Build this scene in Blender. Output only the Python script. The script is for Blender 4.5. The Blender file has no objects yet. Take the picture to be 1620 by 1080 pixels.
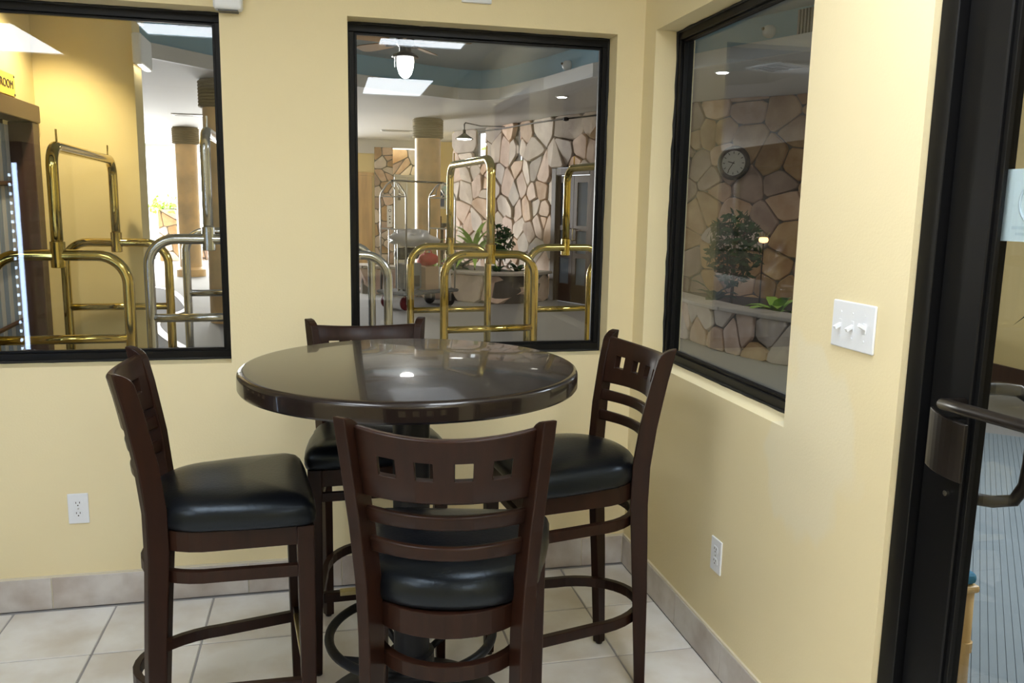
import bpy, bmesh, math, random
from mathutils import Vector, Matrix
from math import sin, cos, pi, radians
random.seed(7)
scene = bpy.context.scene
C = scene.collection
# ------------------------------------------------------------------ camera
cam_d = bpy.data.cameras.new('camera')
cam_d.sensor_width = 36.0
cam_d.lens = 1301.2 * 36.0 / 1620.0
cam_d.clip_start = 0.05
cam_d.clip_end = 200
cam = bpy.data.objects.new('camera', cam_d)
C.objects.link(cam)
scene.camera = cam
yaw, pitch, roll = 0.2262, -0.161, 0.0181
fw = Vector((sin(yaw)*cos(pitch), cos(yaw)*cos(pitch), sin(pitch)))
rt = Vector((cos(yaw), -sin(yaw), 0))
up = rt.cross(fw)
r2 = cos(roll)*rt + sin(roll)*up
u2 = -sin(roll)*rt + cos(roll)*up
M = Matrix((r2, u2, -fw)).transposed().to_4x4()
M.translation = Vector((-1.2309, -3.1461, 1.4914))
cam.matrix_world = M
# ------------------------------------------------------------------ world, exposure, daylight
w = bpy.data.worlds.new('world')
scene.world = w
w.use_nodes = True
bg = w.node_tree.nodes['Background']
bg.inputs[0].default_value = (0.92, 0.96, 1.0, 1)
bg.inputs[1].default_value = 3.2
scene.view_settings.view_transform = 'Standard'
scene.view_settings.look = 'None'
scene.view_settings.exposure = 0.0
scene.view_settings.gamma = 1.0
scene.view_settings.use_curve_mapping = False
scene.cycles.use_denoising = True
scene.cycles.max_bounces = 8
scene.cycles.transparent_max_bounces = 16
scene.cycles.sample_clamp_indirect = 6.0
TROFFER = 14.5            # strength of the ceiling panels of the room
DOWN_W = 40


def area(name, loc, target, sx, sy, watts, col=(1, 1, 1)):
    l = bpy.data.lights.new(name, 'AREA')
    l.shape = 'RECTANGLE'; l.size = sx; l.size_y = sy
    l.energy = watts; l.color = col
    o = bpy.data.objects.new(name, l); C.objects.link(o)
    o.location = loc
    o.rotation_euler = (Vector(target) - Vector(loc)).to_track_quat('-Z', 'Y').to_euler()
    return o


def spot(name, loc, target, watts, size=1.6, blend=0.5, col=(1, .9, .75), radius=.05):
    l = bpy.data.lights.new(name, 'SPOT')
    l.energy = watts; l.color = col; l.spot_size = size; l.spot_blend = blend; l.shadow_soft_size = radius
    o = bpy.data.objects.new(name, l); C.objects.link(o)
    o.location = loc
    o.rotation_euler = (Vector(target) - Vector(loc)).to_track_quat('-Z', 'Y').to_euler()
    return o


def point(name, loc, watts, col=(1, .95, .88), radius=.08):
    l = bpy.data.lights.new(name, 'POINT')
    l.energy = watts; l.color = col; l.shadow_soft_size = radius
    o = bpy.data.objects.new(name, l); C.objects.link(o); o.location = loc
    return o


# daylight pouring in through the glazed far left side of the lobby
area('daylight_opening', (-4.6, 20.2, 1.4), (-.2, 10, 1.0), 6.4, 2.6, 2900, (1, .975, .93))

# ------------------------------------------------------------------ materials
MATS = {}


def mat(name, col, rough=.5, metal=0., noise=0., nscale=6., col2=None, bump=0., bscale=60., coat=0., stretch=None,
        emit=None, estr=0., spec=.5, detail=4., objrand=0.):
    if name in MATS:
        return MATS[name]
    m = bpy.data.materials.new(name); m.use_nodes = True
    nt = m.node_tree; b = nt.nodes['Principled BSDF']
    b.inputs['Base Color'].default_value = (*col, 1)
    b.inputs['Roughness'].default_value = rough
    b.inputs['Metallic'].default_value = metal
    b.inputs['Specular IOR Level'].default_value = spec
    if coat:
        b.inputs['Coat Weight'].default_value = coat
        b.inputs['Coat Roughness'].default_value = .035
    if emit:
        b.inputs['Emission Color'].default_value = (*emit, 1)
        b.inputs['Emission Strength'].default_value = estr
    tc = nt.nodes.new('ShaderNodeTexCoord')
    mp = nt.nodes.new('ShaderNodeMapping')
    nt.links.new(tc.outputs['Object'], mp.inputs[0])
    if objrand:
        oi = nt.nodes.new('ShaderNodeObjectInfo')
        vm = nt.nodes.new('ShaderNodeVectorMath'); vm.operation = 'SCALE'; vm.inputs[3].default_value = 37.0
        cb = nt.nodes.new('ShaderNodeCombineXYZ')
        nt.links.new(oi.outputs['Random'], cb.inputs[0]); nt.links.new(oi.outputs['Random'], cb.inputs[2])
        nt.links.new(cb.outputs[0], vm.inputs[0]); nt.links.new(vm.outputs[0], mp.inputs[1])
    if stretch:
        mp.inputs[3].default_value = stretch
    src = None
    if noise:
        n = nt.nodes.new('ShaderNodeTexNoise')
        n.inputs['Scale'].default_value = nscale; n.inputs['Detail'].default_value = detail
        nt.links.new(mp.outputs[0], n.inputs[0])
        rp = nt.nodes.new('ShaderNodeValToRGB')
        rp.color_ramp.elements[0].position = .5 - .5*noise if noise < 1 else .3
        rp.color_ramp.elements[1].position = .5 + .5*noise if noise < 1 else .7
        rp.color_ramp.elements[0].color = (*(col2 or tuple(c*.6 for c in col)), 1)
        rp.color_ramp.elements[1].color = (*col, 1)
        nt.links.new(n.outputs[0], rp.inputs[0])
        src = rp.outputs[0]
        if objrand:
            hv = nt.nodes.new('ShaderNodeHueSaturation')
            mr = nt.nodes.new('ShaderNodeMapRange')
            mr.inputs[3].default_value = 1 - objrand; mr.inputs[4].default_value = 1 + objrand
            nt.links.new(oi.outputs['Random'], mr.inputs[0]); nt.links.new(mr.outputs[0], hv.inputs['Value'])
            nt.links.new(src, hv.inputs['Color']); src = hv.outputs[0]
        nt.links.new(src, b.inputs['Base Color'])
    if bump:
        n2 = nt.nodes.new('ShaderNodeTexNoise'); n2.inputs['Scale'].default_value = bscale
        n2.inputs['Detail'].default_value = 3
        nt.links.new(mp.outputs[0], n2.inputs[0])
        bp = nt.nodes.new('ShaderNodeBump'); bp.inputs['Strength'].default_value = bump
        bp.inputs['Distance'].default_value = .004
        nt.links.new(n2.outputs[0], bp.inputs['Height']); nt.links.new(bp.outputs[0], b.inputs['Normal'])
    MATS[name] = m
    return m


def glass_mat(name, tint=(.93, .95, .95), ior=1.5):
    m = bpy.data.materials.new(name); m.use_nodes = True
    nt = m.node_tree
    for n in list(nt.nodes):
        nt.nodes.remove(n)
    out = nt.nodes.new('ShaderNodeOutputMaterial'); mix = nt.nodes.new('ShaderNodeMixShader')
    tr = nt.nodes.new('ShaderNodeBsdfTransparent'); gl = nt.nodes.new('ShaderNodeBsdfGlossy')
    tr.inputs[0].default_value = (*tint, 1); gl.inputs['Roughness'].default_value = 0.0
    fr = nt.nodes.new('ShaderNodeFresnel'); ge = nt.nodes.new('ShaderNodeNewGeometry')
    mr = nt.nodes.new('ShaderNodeMapRange')
    mr.inputs[3].default_value = ior; mr.inputs[4].default_value = 1/ior
    nt.links.new(ge.outputs['Backfacing'], mr.inputs[0]); nt.links.new(mr.outputs[0], fr.inputs[0])
    nt.links.new(fr.outputs[0], mix.inputs[0]); nt.links.new(tr.outputs[0], mix.inputs[1])
    nt.links.new(gl.outputs[0], mix.inputs[2]); nt.links.new(mix.outputs[0], out.inputs[0])
    return m


def wall_mat(name, col, patch=None):
    m = mat(name, col, .62, noise=.9, nscale=1.6, col2=tuple(c*.95 for c in col), bump=.12, bscale=140, spec=.3)
    if patch:
        nt = m.node_tree; b = nt.nodes['Principled BSDF']
        src = b.inputs['Base Color'].links[0].from_socket
        tc = nt.nodes.new('ShaderNodeTexCoord'); mp = nt.nodes.new('ShaderNodeMapping')
        mp.vector_type = 'TEXTURE'
        mp.inputs[1].default_value = patch[0]; mp.inputs[3].default_value = patch[1]
        nt.links.new(tc.outputs['Object'], mp.inputs[0])
        n = nt.nodes.new('ShaderNodeTexNoise'); n.inputs['Scale'].default_value = 1.3
        nt.links.new(mp.outputs[0], n.inputs[0])
        mx = nt.nodes.new('ShaderNodeMixRGB'); mx.inputs[0].default_value = .55
        nt.links.new(mp.outputs[0], mx.inputs[1]); nt.links.new(n.outputs['Color'], mx.inputs[2])
        sub = nt.nodes.new('ShaderNodeVectorMath'); sub.operation = 'SUBTRACT'; sub.inputs[1].default_value = (.275, .275, .275)
        nt.links.new(mx.outputs[0], sub.inputs[0])
        ln = nt.nodes.new('ShaderNodeVectorMath'); ln.operation = 'LENGTH'
        nt.links.new(sub.outputs[0], ln.inputs[0])
        rp = nt.nodes.new('ShaderNodeValToRGB')
        rp.color_ramp.elements[0].position = .40; rp.color_ramp.elements[0].color = (.36, .36, .36, 1)
        rp.color_ramp.elements[1].position = .47; rp.color_ramp.elements[1].color = (0, 0, 0, 1)
        nt.links.new(ln.outputs['Value'], rp.inputs[0])
        m2 = nt.nodes.new('ShaderNodeMixRGB'); m2.inputs[2].default_value = (.80, .76, .62, 1)
        nt.links.new(rp.outputs[0], m2.inputs[0]); nt.links.new(src, m2.inputs[1])
        nt.links.new(m2.outputs[0], b.inputs['Base Color'])
    return m


CREAM = (.84, .725, .455)
m_wall = wall_mat('cream_wall_paint', CREAM)
m_wallr = wall_mat('cream_wall_paint_patched', CREAM, ((0, -1.28, .885), (.5, .19, .28)))
m_yellow = wall_mat('yellow_wall_paint', (.80, .65, .31))
m_white = mat('white_plastic', (.80, .82, .86), .35)
m_ceil = mat('white_ceiling', (.75, .75, .74), .8, bump=.3, bscale=80)
m_tile = mat('beige_floor_tile', (.83, .82, .81), .33, noise=.24, nscale=4.0, col2=(.66, .61, .55), bump=.05, bscale=30, objrand=.04, detail=7)
m_btile = mat('beige_base_tile', (.64, .605, .58), .4, noise=.26, nscale=6, col2=(.43, .37, .33), objrand=.05, detail=7)
m_grout = mat('grey_grout', (.36, .35, .355), .8)
m_caulk = mat('caulk', (.72, .66, .52), .6)
m_black = mat('black_anodised_frame', (.005, .005, .0055), .42, spec=.2)
m_blackb = mat('black_caulk', (.008, .008, .008), .7, bump=.6, bscale=90)
m_glass = glass_mat('window_glass', (.95, .965, .965))
m_glass3 = glass_mat('window_glass_dim', (.84, .87, .89))  # same glass, tint darkened to stand in for weaker light beyond the corner window
m_wood = mat('espresso_wood', (.028, .0098, .005), .36, noise=.9, nscale=7, col2=(.011, .005, .0035), spec=.2, stretch=(6, 6, .8), objrand=.1)
m_table = mat('espresso_table_top', (.014, .0075, .006), .27, noise=.9, nscale=5, col2=(.008, .005, .0045), spec=.3, coat=.42, stretch=(1, 6, 1))
m_vinyl = mat('black_vinyl', (.004, .0045, .006), .30, bump=.12, bscale=120, spec=.32)
MATS['black_vinyl'].node_tree.nodes['Principled BSDF'].inputs['Specular Tint'].default_value = (.72, .86, 1, 1)  # blue put into the sheen to imitate cool light on the vinyl
m_rubber = mat('black_rubber', (.015, .015, .015), .6)
m_iron = mat('black_cast_iron', (.009, .0095, .012), .4, spec=.25, bump=.1, bscale=90)
m_tchrome = mat('dull_trolley_chrome', (.40, .39, .37), .3, 1.0)
m_brass = mat('polished_brass', (.60, .46, .135), .10, 1.0, noise=.8, nscale=3, col2=(.45, .34, .10))
m_brassd = mat('worn_brass', (.55, .47, .25), .3, 1.0)
m_chrome = mat('satin_chrome', (.56, .57, .59), .18, 1.0)
m_carpet = mat('grey_lobby_carpet', (.33, .325, .315), .85, noise=.9, nscale=60, col2=(.27, .265, .26), bump=.3, bscale=200)
m_carpetd = mat('dark_carpet', (.10, .105, .125), .9, bump=.3, bscale=200)
m_border = mat('pale_border', (.75, .75, .74), .5)
m_lceil = mat('lobby_ceiling', (.60, .585, .565), .85, bump=.5, bscale=40)
m_blue = mat('blue_coffer_paint', (.30, .52, .67), .7)
m_fascia = mat('fascia_paint', (.66, .655, .65), .7)
m_cofc = mat('coffer_ceiling_paint', (.46, .51, .54), .8)
m_mortar = mat('stone_mortar', (.15, .13, .11), .9, bump=.5, bscale=30)
STONES = [mat('stone_%d' % i, c, .75, noise=.28, nscale=3.2, col2=c2, bump=.8, bscale=14, objrand=.16, detail=6) for i, (c, c2) in enumerate([
    ((.73, .56, .46), (.54, .38, .29)), ((.70, .60, .50), (.54, .44, .36)), ((.70, .50, .36), (.50, .31, .19)),
    ((.64, .55, .48), (.48, .40, .35)), ((.56, .37, .19), (.36, .20, .085)), ((.46, .33, .26), (.30, .20, .15))])]
m_cap = mat('stone_ledge', (.56, .50, .44), .7, noise=.8, nscale=3, bump=.4, bscale=20)
m_soil = mat('dark_soil', (.05, .032, .02), .95, bump=.6, bscale=30)
m_column = mat('marbled_tan_plaster', (.86, .57, .26), .4, noise=.22, nscale=2.2, col2=(.62, .43, .22), detail=8)
m_rope = mat('brown_rope', (.22, .17, .085), .85, bump=.8, bscale=70)
m_brownwood = mat('brown_door_wood', (.075, .036, .020), .4, noise=.8, nscale=5, stretch=(5, 5, .6))
m_oak = mat('tan_door', (.72, .46, .20), .5, noise=.6, nscale=3, stretch=(4, 4, .5))
m_steel = mat('brushed_steel', (.42, .42, .41), .35, .9)
m_dark = mat('dark_interior', (.03, .032, .036), .35)
m_blind = mat('blue_grey_blind', (.25, .31, .40), .5)
m_blindl = mat('pale_grey_blind', (.50, .50, .50), .5)
m_sign = mat('yellow_sign', (.85, .58, .10), .5)
m_ink = mat('dark_ink', (.03, .025, .02), .6)
m_leaf = mat('bright_leaf', (.34, .58, .08), .45)
m_leafd = mat('dark_leaf', (.02, .06, .02), .6, spec=.15)
m_leafr = mat('red_leaf', (.35, .07, .08), .45)
m_bark = mat('stem_bark', (.10, .07, .04), .8)
m_bamboo = mat('bamboo', (.72, .52, .27), .4, noise=.7, nscale=5, col2=(.55, .36, .15))
m_bluec = mat('blue_cushion', (.04, .20, .36), .8, bump=.3, bscale=150)
m_bronze = mat('dark_bronze', (.016, .012, .010), .36, .3, spec=.35)
m_blade = mat('tan_fan_blade', (.30, .18, .08), .5)
m_lamp = mat('lamp_glass', (1, 1, 1), .3, emit=(1, .96, .90), estr=32)
m_diff = mat('troffer_diffuser', (1, 1, 1), .4, emit=(.88, .94, 1.0), estr=TROFFER)
m_down = mat('downlight_lens', (1, 1, 1), .3, emit=(1, .93, .82), estr=12)
m_led = mat('led_strip', (1, 1, 1), .3, emit=(.55, .72, 1), estr=22)
m_glow = mat('orange_glow', (1, .6, .3), .3, emit=(1, .45, .18), estr=5)
m_rim = mat('dark_clock_rim', (.018, .013, .010), .55, spec=.25)
m_clockf = mat('clock_dial', (.74, .74, .66), .5)
m_bag = mat('clear_plastic_bag', (.62, .63, .66), .3, noise=.9, nscale=6, col2=(.40, .41, .45), bump=1, bscale=14)
m_bagw = mat('white_canvas', (.75, .74, .72), .7)
m_red = mat('red_fabric', (.55, .02, .03), .6)
m_wheelr = mat('dark_red_wheel', (.16, .015, .02), .5)
m_char = mat('charcoal_fabric', (.05, .05, .055), .7)
m_greyf = mat('grey_fabric', (.20, .21, .24), .7)
m_tanbox = mat('tan_board', (.55, .40, .28), .7)
m_poster = mat('poster_blue', (.10, .42, .70), .5, noise=.9, nscale=7, col2=(.75, .85, .9))
m_postw = mat('poster_white', (.82, .84, .86), .5)
m_panel = mat('dark_panelling', (.04, .026, .018), .85, spec=.1, noise=.8, nscale=4, stretch=(4, 4, .4))
m_navy = mat('navy_sign', (.03, .07, .22), .5)
m_mat = mat('blue_grey_mat', (.235, .285, .325), .7, noise=.7, nscale=40, col2=(.20, .245, .285))
m_matd = mat('mat_groove', (.09, .11, .13), .9)
m_sticker = mat('frosted_sticker', (.62, .73, .78), .5)
m_stickg = mat('sticker_print', (.45, .56, .63), .5)
m_pinkpack = mat('bright_packets', (.6, .25, .45), .5, noise=1, nscale=14, col2=(.2, .5, .25))


# ------------------------------------------------------------------ mesh helpers
class MB:
    def __init__(s):
        s.v = []; s.f = []

    def add(s, vs, fs):
        o = len(s.v); s.v += [tuple(v) for v in vs]; s.f += [tuple(i+o for i in f) for f in fs]; return s

    def box(s, x0, x1, y0, y1, z0, z1):
        x0, x1 = min(x0, x1), max(x0, x1); y0, y1 = min(y0, y1), max(y0, y1); z0, z1 = min(z0, z1), max(z0, z1)
        return s.add([(x0, y0, z0), (x1, y0, z0), (x1, y1, z0), (x0, y1, z0), (x0, y0, z1), (x1, y0, z1), (x1, y1, z1), (x0, y1, z1)],
                     [(0, 3, 2, 1), (4, 5, 6, 7), (0, 1, 5, 4), (1, 2, 6, 5), (2, 3, 7, 6), (3, 0, 4, 7)])

    def lathe(s, prof, n=24, c=(0, 0, 0), axis='z', cap=True):
        vs = []; fs = []
        for r, z in prof:
            for i in range(n):
                a = 2*pi*i/n
                p = (r*cos(a), r*sin(a), z)
                if axis == 'x': p = (p[2], p[0], p[1])
                if axis == 'y': p = (p[1], p[2], p[0])
                vs.append((p[0]+c[0], p[1]+c[1], p[2]+c[2]))
        k = len(prof)
        for j in range(k-1):
            for i in range(n):
                i2 = (i+1) % n
                fs.append((j*n+i, j*n+i2, (j+1)*n+i2, (j+1)*n+i))
        if cap:
            fs.append(tuple(range(n-1, -1, -1))); fs.append(tuple((k-1)*n+i for i in range(n)))
        return s.add(vs, fs)

    def ring(s, path, secs, closed=False, cap=True):
        """sections: list of lists of points, all the same count"""
        n = len(secs[0]); vs = [p for q in secs for p in q]; fs = []
        m = len(secs)
        for j in range(m if closed else m-1):
            a, b = j*n, ((j+1) % m)*n
            for i in range(n):
                i2 = (i+1) % n
                fs.append((a+i, a+i2, b+i2, b+i))
        if cap and not closed:
            fs.append(tuple(range(n-1, -1, -1))); fs.append(tuple((m-1)*n+i for i in range(n)))
        return s.add(vs, fs)

    def tube(s, pts, r, n=10, closed=False, rs=None):
        pts = [Vector(p) for p in pts]; m = len(pts); secs = []
        ref = None
        for j in range(m):
            if closed:
                t = pts[(j+1) % m]-pts[j-1]
            else:
                t = pts[min(j+1, m-1)]-pts[max(j-1, 0)]
            t.normalize()
            if ref is None:
                ref = Vector((0, 0, 1)) if abs(t.z) < .9 else Vector((1, 0, 0))
            a = ref - t*ref.dot(t)
            if a.length < 1e-4:
                a = t.orthogonal()
            a.normalize(); b = t.cross(a); ref = a
            rr = rs[j] if rs else r
            secs.append([pts[j]+(a*cos(2*pi*i/n)+b*sin(2*pi*i/n))*rr for i in range(n)])
        return s.ring(None, secs, closed)

    def bar(s, pts, wd, ht, closed=False):
        """flat bar: path in plan, rectangular section wd (horizontal) x ht (vertical)"""
        pts = [Vector(p) for p in pts]; m = len(pts); secs = []
        for j in range(m):
            t = (pts[(j+1) % m]-pts[j-1]) if closed else pts[min(j+1, m-1)]-pts[max(j-1, 0)]
            t.z = 0; t.normalize(); nrm = Vector((-t.y, t.x, 0))
            zz = Vector((0, 0, ht/2))
            secs.append([pts[j]+nrm*wd/2-zz, pts[j]-nrm*wd/2-zz, pts[j]-nrm*wd/2+zz, pts[j]+nrm*wd/2+zz])
        return s.ring(None, secs, closed)

    def slab(s, us, vs, holes, fn):
        """grid plate with rectangular holes; fn(u, v, side) -> point, side 0/1"""
        idx = {}
        cells = set()
        for i in range(len(us)-1):
            for j in range(len(vs)-1):
                cu, cv = (us[i]+us[i+1])/2, (vs[j]+vs[j+1])/2
                if not any(h[0] < cu < h[1] and h[2] < cv < h[3] for h in holes):
                    cells.add((i, j))

        def V(i, j, k):
            if (i, j, k) not in idx:
                idx[(i, j, k)] = len(s.v); s.v.append(tuple(fn(us[i], vs[j], k)))
            return idx[(i, j, k)]
        for (i, j) in cells:
            s.f.append((V(i, j, 0), V(i+1, j, 0), V(i+1, j+1, 0), V(i, j+1, 0)))
            s.f.append((V(i, j, 1), V(i, j+1, 1), V(i+1, j+1, 1), V(i+1, j, 1)))
            for (di, dj, a, b) in ((-1, 0, (i, j), (i, j+1)), (1, 0, (i+1, j), (i+1, j+1)), (0, -1, (i, j), (i+1, j)), (0, 1, (i, j+1), (i+1, j+1))):
                if (i+di, j+dj) not in cells:
                    s.f.append((V(*a, 0), V(*a, 1), V(*b, 1), V(*b, 0)))
        return s

    def mesh(s, name, m, smooth=False, flip=True):
        me = bpy.data.meshes.new(name); me.from_pydata(s.v, [], s.f)
        bm = bmesh.new(); bm.from_mesh(me)
        if flip: bmesh.ops.recalc_face_normals(bm, faces=bm.faces[:])
        bm.to_mesh(me); bm.free()
        if smooth:
            for p in me.polygons: p.use_smooth = True
        me.materials.append(m)
        return me

    def obj(s, name, m, parent=None, smooth=False, bevel=0, seg=2, loc=None):
        return link(name, s.mesh(name, m, smooth), parent, bevel, seg, loc)


def link(name, me, parent=None, bevel=0, seg=2, loc=None):
    o = bpy.data.objects.new(name, me); C.objects.link(o)
    if loc: o.location = loc
    if parent: o.parent = parent
    if bevel:
        b = o.modifiers.new('bevel', 'BEVEL'); b.width = bevel; b.segments = seg; b.limit_method = 'ANGLE'; b.angle_limit = radians(40)
    return o


def smooth_by_angle(o, ang=35):
    me = o.data
    for p in me.polygons: p.use_smooth = True
    me.set_sharp_from_angle(angle=radians(ang))
    return o


def box(name, x0, x1, y0, y1, z0, z1, m, parent=None, bevel=0, seg=2):
    return MB().box(x0, x1, y0, y1, z0, z1).obj(name, m, parent, bevel=bevel, seg=seg)


def thing(name, label, cat, loc=(0, 0, 0), rz=0., group=None):
    o = bpy.data.objects.new(name, None); C.objects.link(o)
    o.location = loc; o.rotation_euler = (0, 0, rz); o['label'] = label; o['category'] = cat
    if group: o['group'] = group
    return o


def tag(o, label, cat, group=None):
    o['label'] = label; o['category'] = cat
    if group: o['group'] = group
    return o


def struct(o):
    o['kind'] = 'structure'; return o


def stuff(o):
    o['kind'] = 'stuff'; return o


def arc(c, r, a0, a1, n, f):
    return [f(c[0]+r*cos(a0+(a1-a0)*i/n), c[1]+r*sin(a0+(a1-a0)*i/n)) for i in range(n+1)]


# ================================================================== THE ROOM SHELL
ZC = 2.62
WB, WT = .9065, 2.158
W1, W2 = (-2.592, -1.57), (-1.133, -.111)
W3 = (-1.163, -.1134)
DOOR_Y0, DOOR_Y1 = -2.72, -1.607

fl = struct(box('floor', -4.2, .16, -5.6, .16, -.06, -.004, m_grout))
s = .3448; tx, ty = -.2851, -.3669; g = .0035
tile_me = {}
for i in range(-12, 2):
    for j in range(-16, 3):
        x0, x1 = tx+(i-1)*s+g, tx+i*s-g
        y0, y1 = ty+(j-1)*s+g, ty+j*s-g
        x1, y1 = min(x1, -.011), min(y1, -.011)
        x0, y0 = max(x0, -4.19), max(y0, -5.59)
        if x1-x0 < .02 or y1-y0 < .02: continue
        k = (round(x1-x0, 3), round(y1-y0, 3))
        if k not in tile_me:
            tile_me[k] = MB().box(-k[0]/2, k[0]/2, -k[1]/2, k[1]/2, -.008, 0).mesh('tile', m_tile)
        link('tile', tile_me[k], fl, bevel=.002, seg=1, loc=((x0+x1)/2, (y0+y1)/2, random.uniform(-.0006, .0)))

wb = MB().slab([-4.2, W1[0], W1[1], W2[0], W2[1], .16], [0, WB, WT, ZC],
               [(W1[0], W1[1], WB, WT), (W2[0], W2[1], WB, WT)], lambda u, v, k: (u, .16*k, v))
struct(wb.obj('wall_back', m_wall))
wr = MB().slab([-5.6, DOOR_Y0, DOOR_Y1, W3[0], W3[1], 0], [0, WB, WT, 2.22, ZC],
               [(W3[0], W3[1], WB, WT), (DOOR_Y0, DOOR_Y1, 0, 2.22)], lambda u, v, k: (.16*k, u, v))
struct(wr.obj('wall_right', m_wallr))
struct(box('wall_left', -4.36, -4.2, -5.6, .16, 0, ZC, m_wall))
struct(box('wall_front', -4.2, .16, -5.76, -5.6, 0, ZC, m_wall))
struct(box('ceiling', -4.2, .16, -5.6, .16, ZC, ZC+.1, m_ceil))

# tiled baseboards: mortar bed plus separate tiles
bb = struct(MB().box(-4.2, -.0005, -.006, 0, 0, .1215).box(-4.2, -.0005, -.0075, 0, .1215, .1285).obj('baseboard_back', m_caulk))
xs = [-.011, -.192, -.5225, -.853, -1.183, -1.536, -1.882, -2.227, -2.57, -2.915, -3.26, -3.6, -3.95, -4.19]
for a, b in zip(xs[1:], xs[:-1]):
    box('tile', a+.002, b-.002, -.0105, -.0062, .001, .1215, m_btile, bb, .001, 1)
br = struct(MB().box(-.006, 0, DOOR_Y1+.002, -.0005, 0, .1215).box(-.0075, 0, DOOR_Y1+.002, -.0005, .1215, .1285).obj('baseboard_right', m_caulk))
ys = [-.011, -.205, -.5535, -.9075, -1.26, -1.604]
for a, b in zip(ys[1:], ys[:-1]):
    box('tile', -.0105, -.0062, a+.0015, b-.0015, .001, .1215, m_btile, br, .001, 1)


def window(name, axis, a, b, m, rng):
    """fixed window: black aluminium frame set .09 m back in the opening, ragged black caulk, one pane"""
    root = bpy.data.objects.new(name, None); C.objects.link(root); root['kind'] = 'structure'

    def bx(nm, u0, u1, d0, d1, z0, z1, mm, bev=.002):
        if axis == 'x':
            return box(nm, u0, u1, d0, d1, z0, z1, mm, root, bev, 1)
        return box(nm, d0, d1, u0, u1, z0, z1, mm, root, bev, 1)
    t = .034
    bx('frame_sill', a+.001, b-.001, .09, .145, WB+.001, WB+t, m_black)
    bx('frame_head', a+.001, b-.001, .09, .145, WT-t, WT-.001, m_black)
    bx('frame_jamb', a+.001, a+t*.8, .0905, .1445, WB+t, WT-t, m_black)
    bx('frame_jamb', b-t*.8, b-.001, .0905, .1445, WB+t, WT-t, m_black)
    for (u0, u1, z0, z1) in ((a+t*.8, b-t*.8, WB+t, WB+t+.008), (a+t*.8, b-t*.8, WT-t-.008, WT-t),
                             (a+t*.8, a+t*.8+.009, WB+t+.008, WT-t-.008), (b-t*.8-.009, b-t*.8, WB+t+.008, WT-t-.008)):
        bx('glazing_bead', u0, u1, .102, .118, z0, z1, m_black, .001)
    bx('pane', a+t*.8, b-t*.8, .119, .125, WB+t, WT-t, m, 0)
    # caulk: a hand-laid wavy bead around the frame on the reveal
    pts = []
    n = 26
    for i in range(n+1): pts.append((a+.004+(b-a-.008)*i/n, WT-.004))
    for i in range(1, n+1): pts.append((b-.004, WT-.004-(WT-WB-.008)*i/n))
    for i in range(1, n+1): pts.append((b-.004-(b-a-.008)*i/n, WB+.004))
    for i in range(1, n): pts.append((a+.004, WB+.004+(WT-WB-.008)*i/n))
    P = [(u, .088+rng.uniform(-.002, .002), z) if axis == 'x' else (.088+rng.uniform(-.002, .002), u, z) for u, z in pts]
    MB().tube(P, .005, 6, True, rs=[rng.uniform(.003, .0075) for _ in P]).obj('caulk_bead', m_blackb, root, smooth=True)
    return root


rng = random.Random(3)
window('window_1', 'x', W1[0], W1[1], m_glass, rng)
window('window_2', 'x', W2[0], W2[1], m_glass, rng)
window('window_3', 'y', W3[0], W3[1], m_glass3, rng)

# ================================================================== GLASS DOOR ON THE RIGHT
dr = bpy.data.objects.new('door_1', None); C.objects.link(dr); dr['kind'] = 'structure'
box('jamb', .014, .13, -1.659, -1.6085, 0, 2.219, m_black, dr, .002, 1)
box('jamb', .014, .13, DOOR_Y0+.0015, DOOR_Y0+.052, 0, 2.219, m_black, dr, .002, 1)
box('frame_head', .014, .13, DOOR_Y0+.053, -1.660, 2.168, 2.219, m_black, dr, .002, 1)
box('door_stop', .085, .13, -1.672, -1.6595, 0, 2.167, m_black, dr, .001, 1)
box('stile', .034, .082, -1.775, -1.664, .012, 2.16, m_black, dr, .003, 1)
box('stile', .034, .082, DOOR_Y0+.056, DOOR_Y0+.165, .012, 2.16, m_black, dr, .003, 1)
box('rail', .034, .082, DOOR_Y0+.166, -1.776, .012, .20, m_black, dr, .003, 1)
box('rail', .034, .082, DOOR_Y0+.166, -1.776, 2.05, 2.16, m_black, dr, .003, 1)
box('glazing_bead', .042, .053, -1.787, -1.776, .20, 2.05, m_black, dr, .001, 1)
box('pane', .056, .062, DOOR_Y0+.166, -1.776, .20, 2.05, m_glass, dr)
st = box('sticker', .0625, .0635, -1.93, -1.770, 1.445, 1.582, m_sticker, dr)
MB().tube([(.0628, -1.858+.045*cos(a), 1.52+.045*sin(a)) for a in [i*2*pi/28 for i in range(28)]], .003, 6, True).obj('ring_mark', m_stickg, st)
MB().tube([(.0628, -1.858-.03, 1.55), (.0628, -1.858+.03, 1.49)], .003, 6).obj('slash_mark', m_stickg, st)
box('text_line', .0620, .0625, -1.90, -1.80, 1.468, 1.474, m_stickg, st)
box('text_line', .0620, .0625, -1.90, -1.81, 1.457, 1.462, m_stickg, st)
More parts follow.
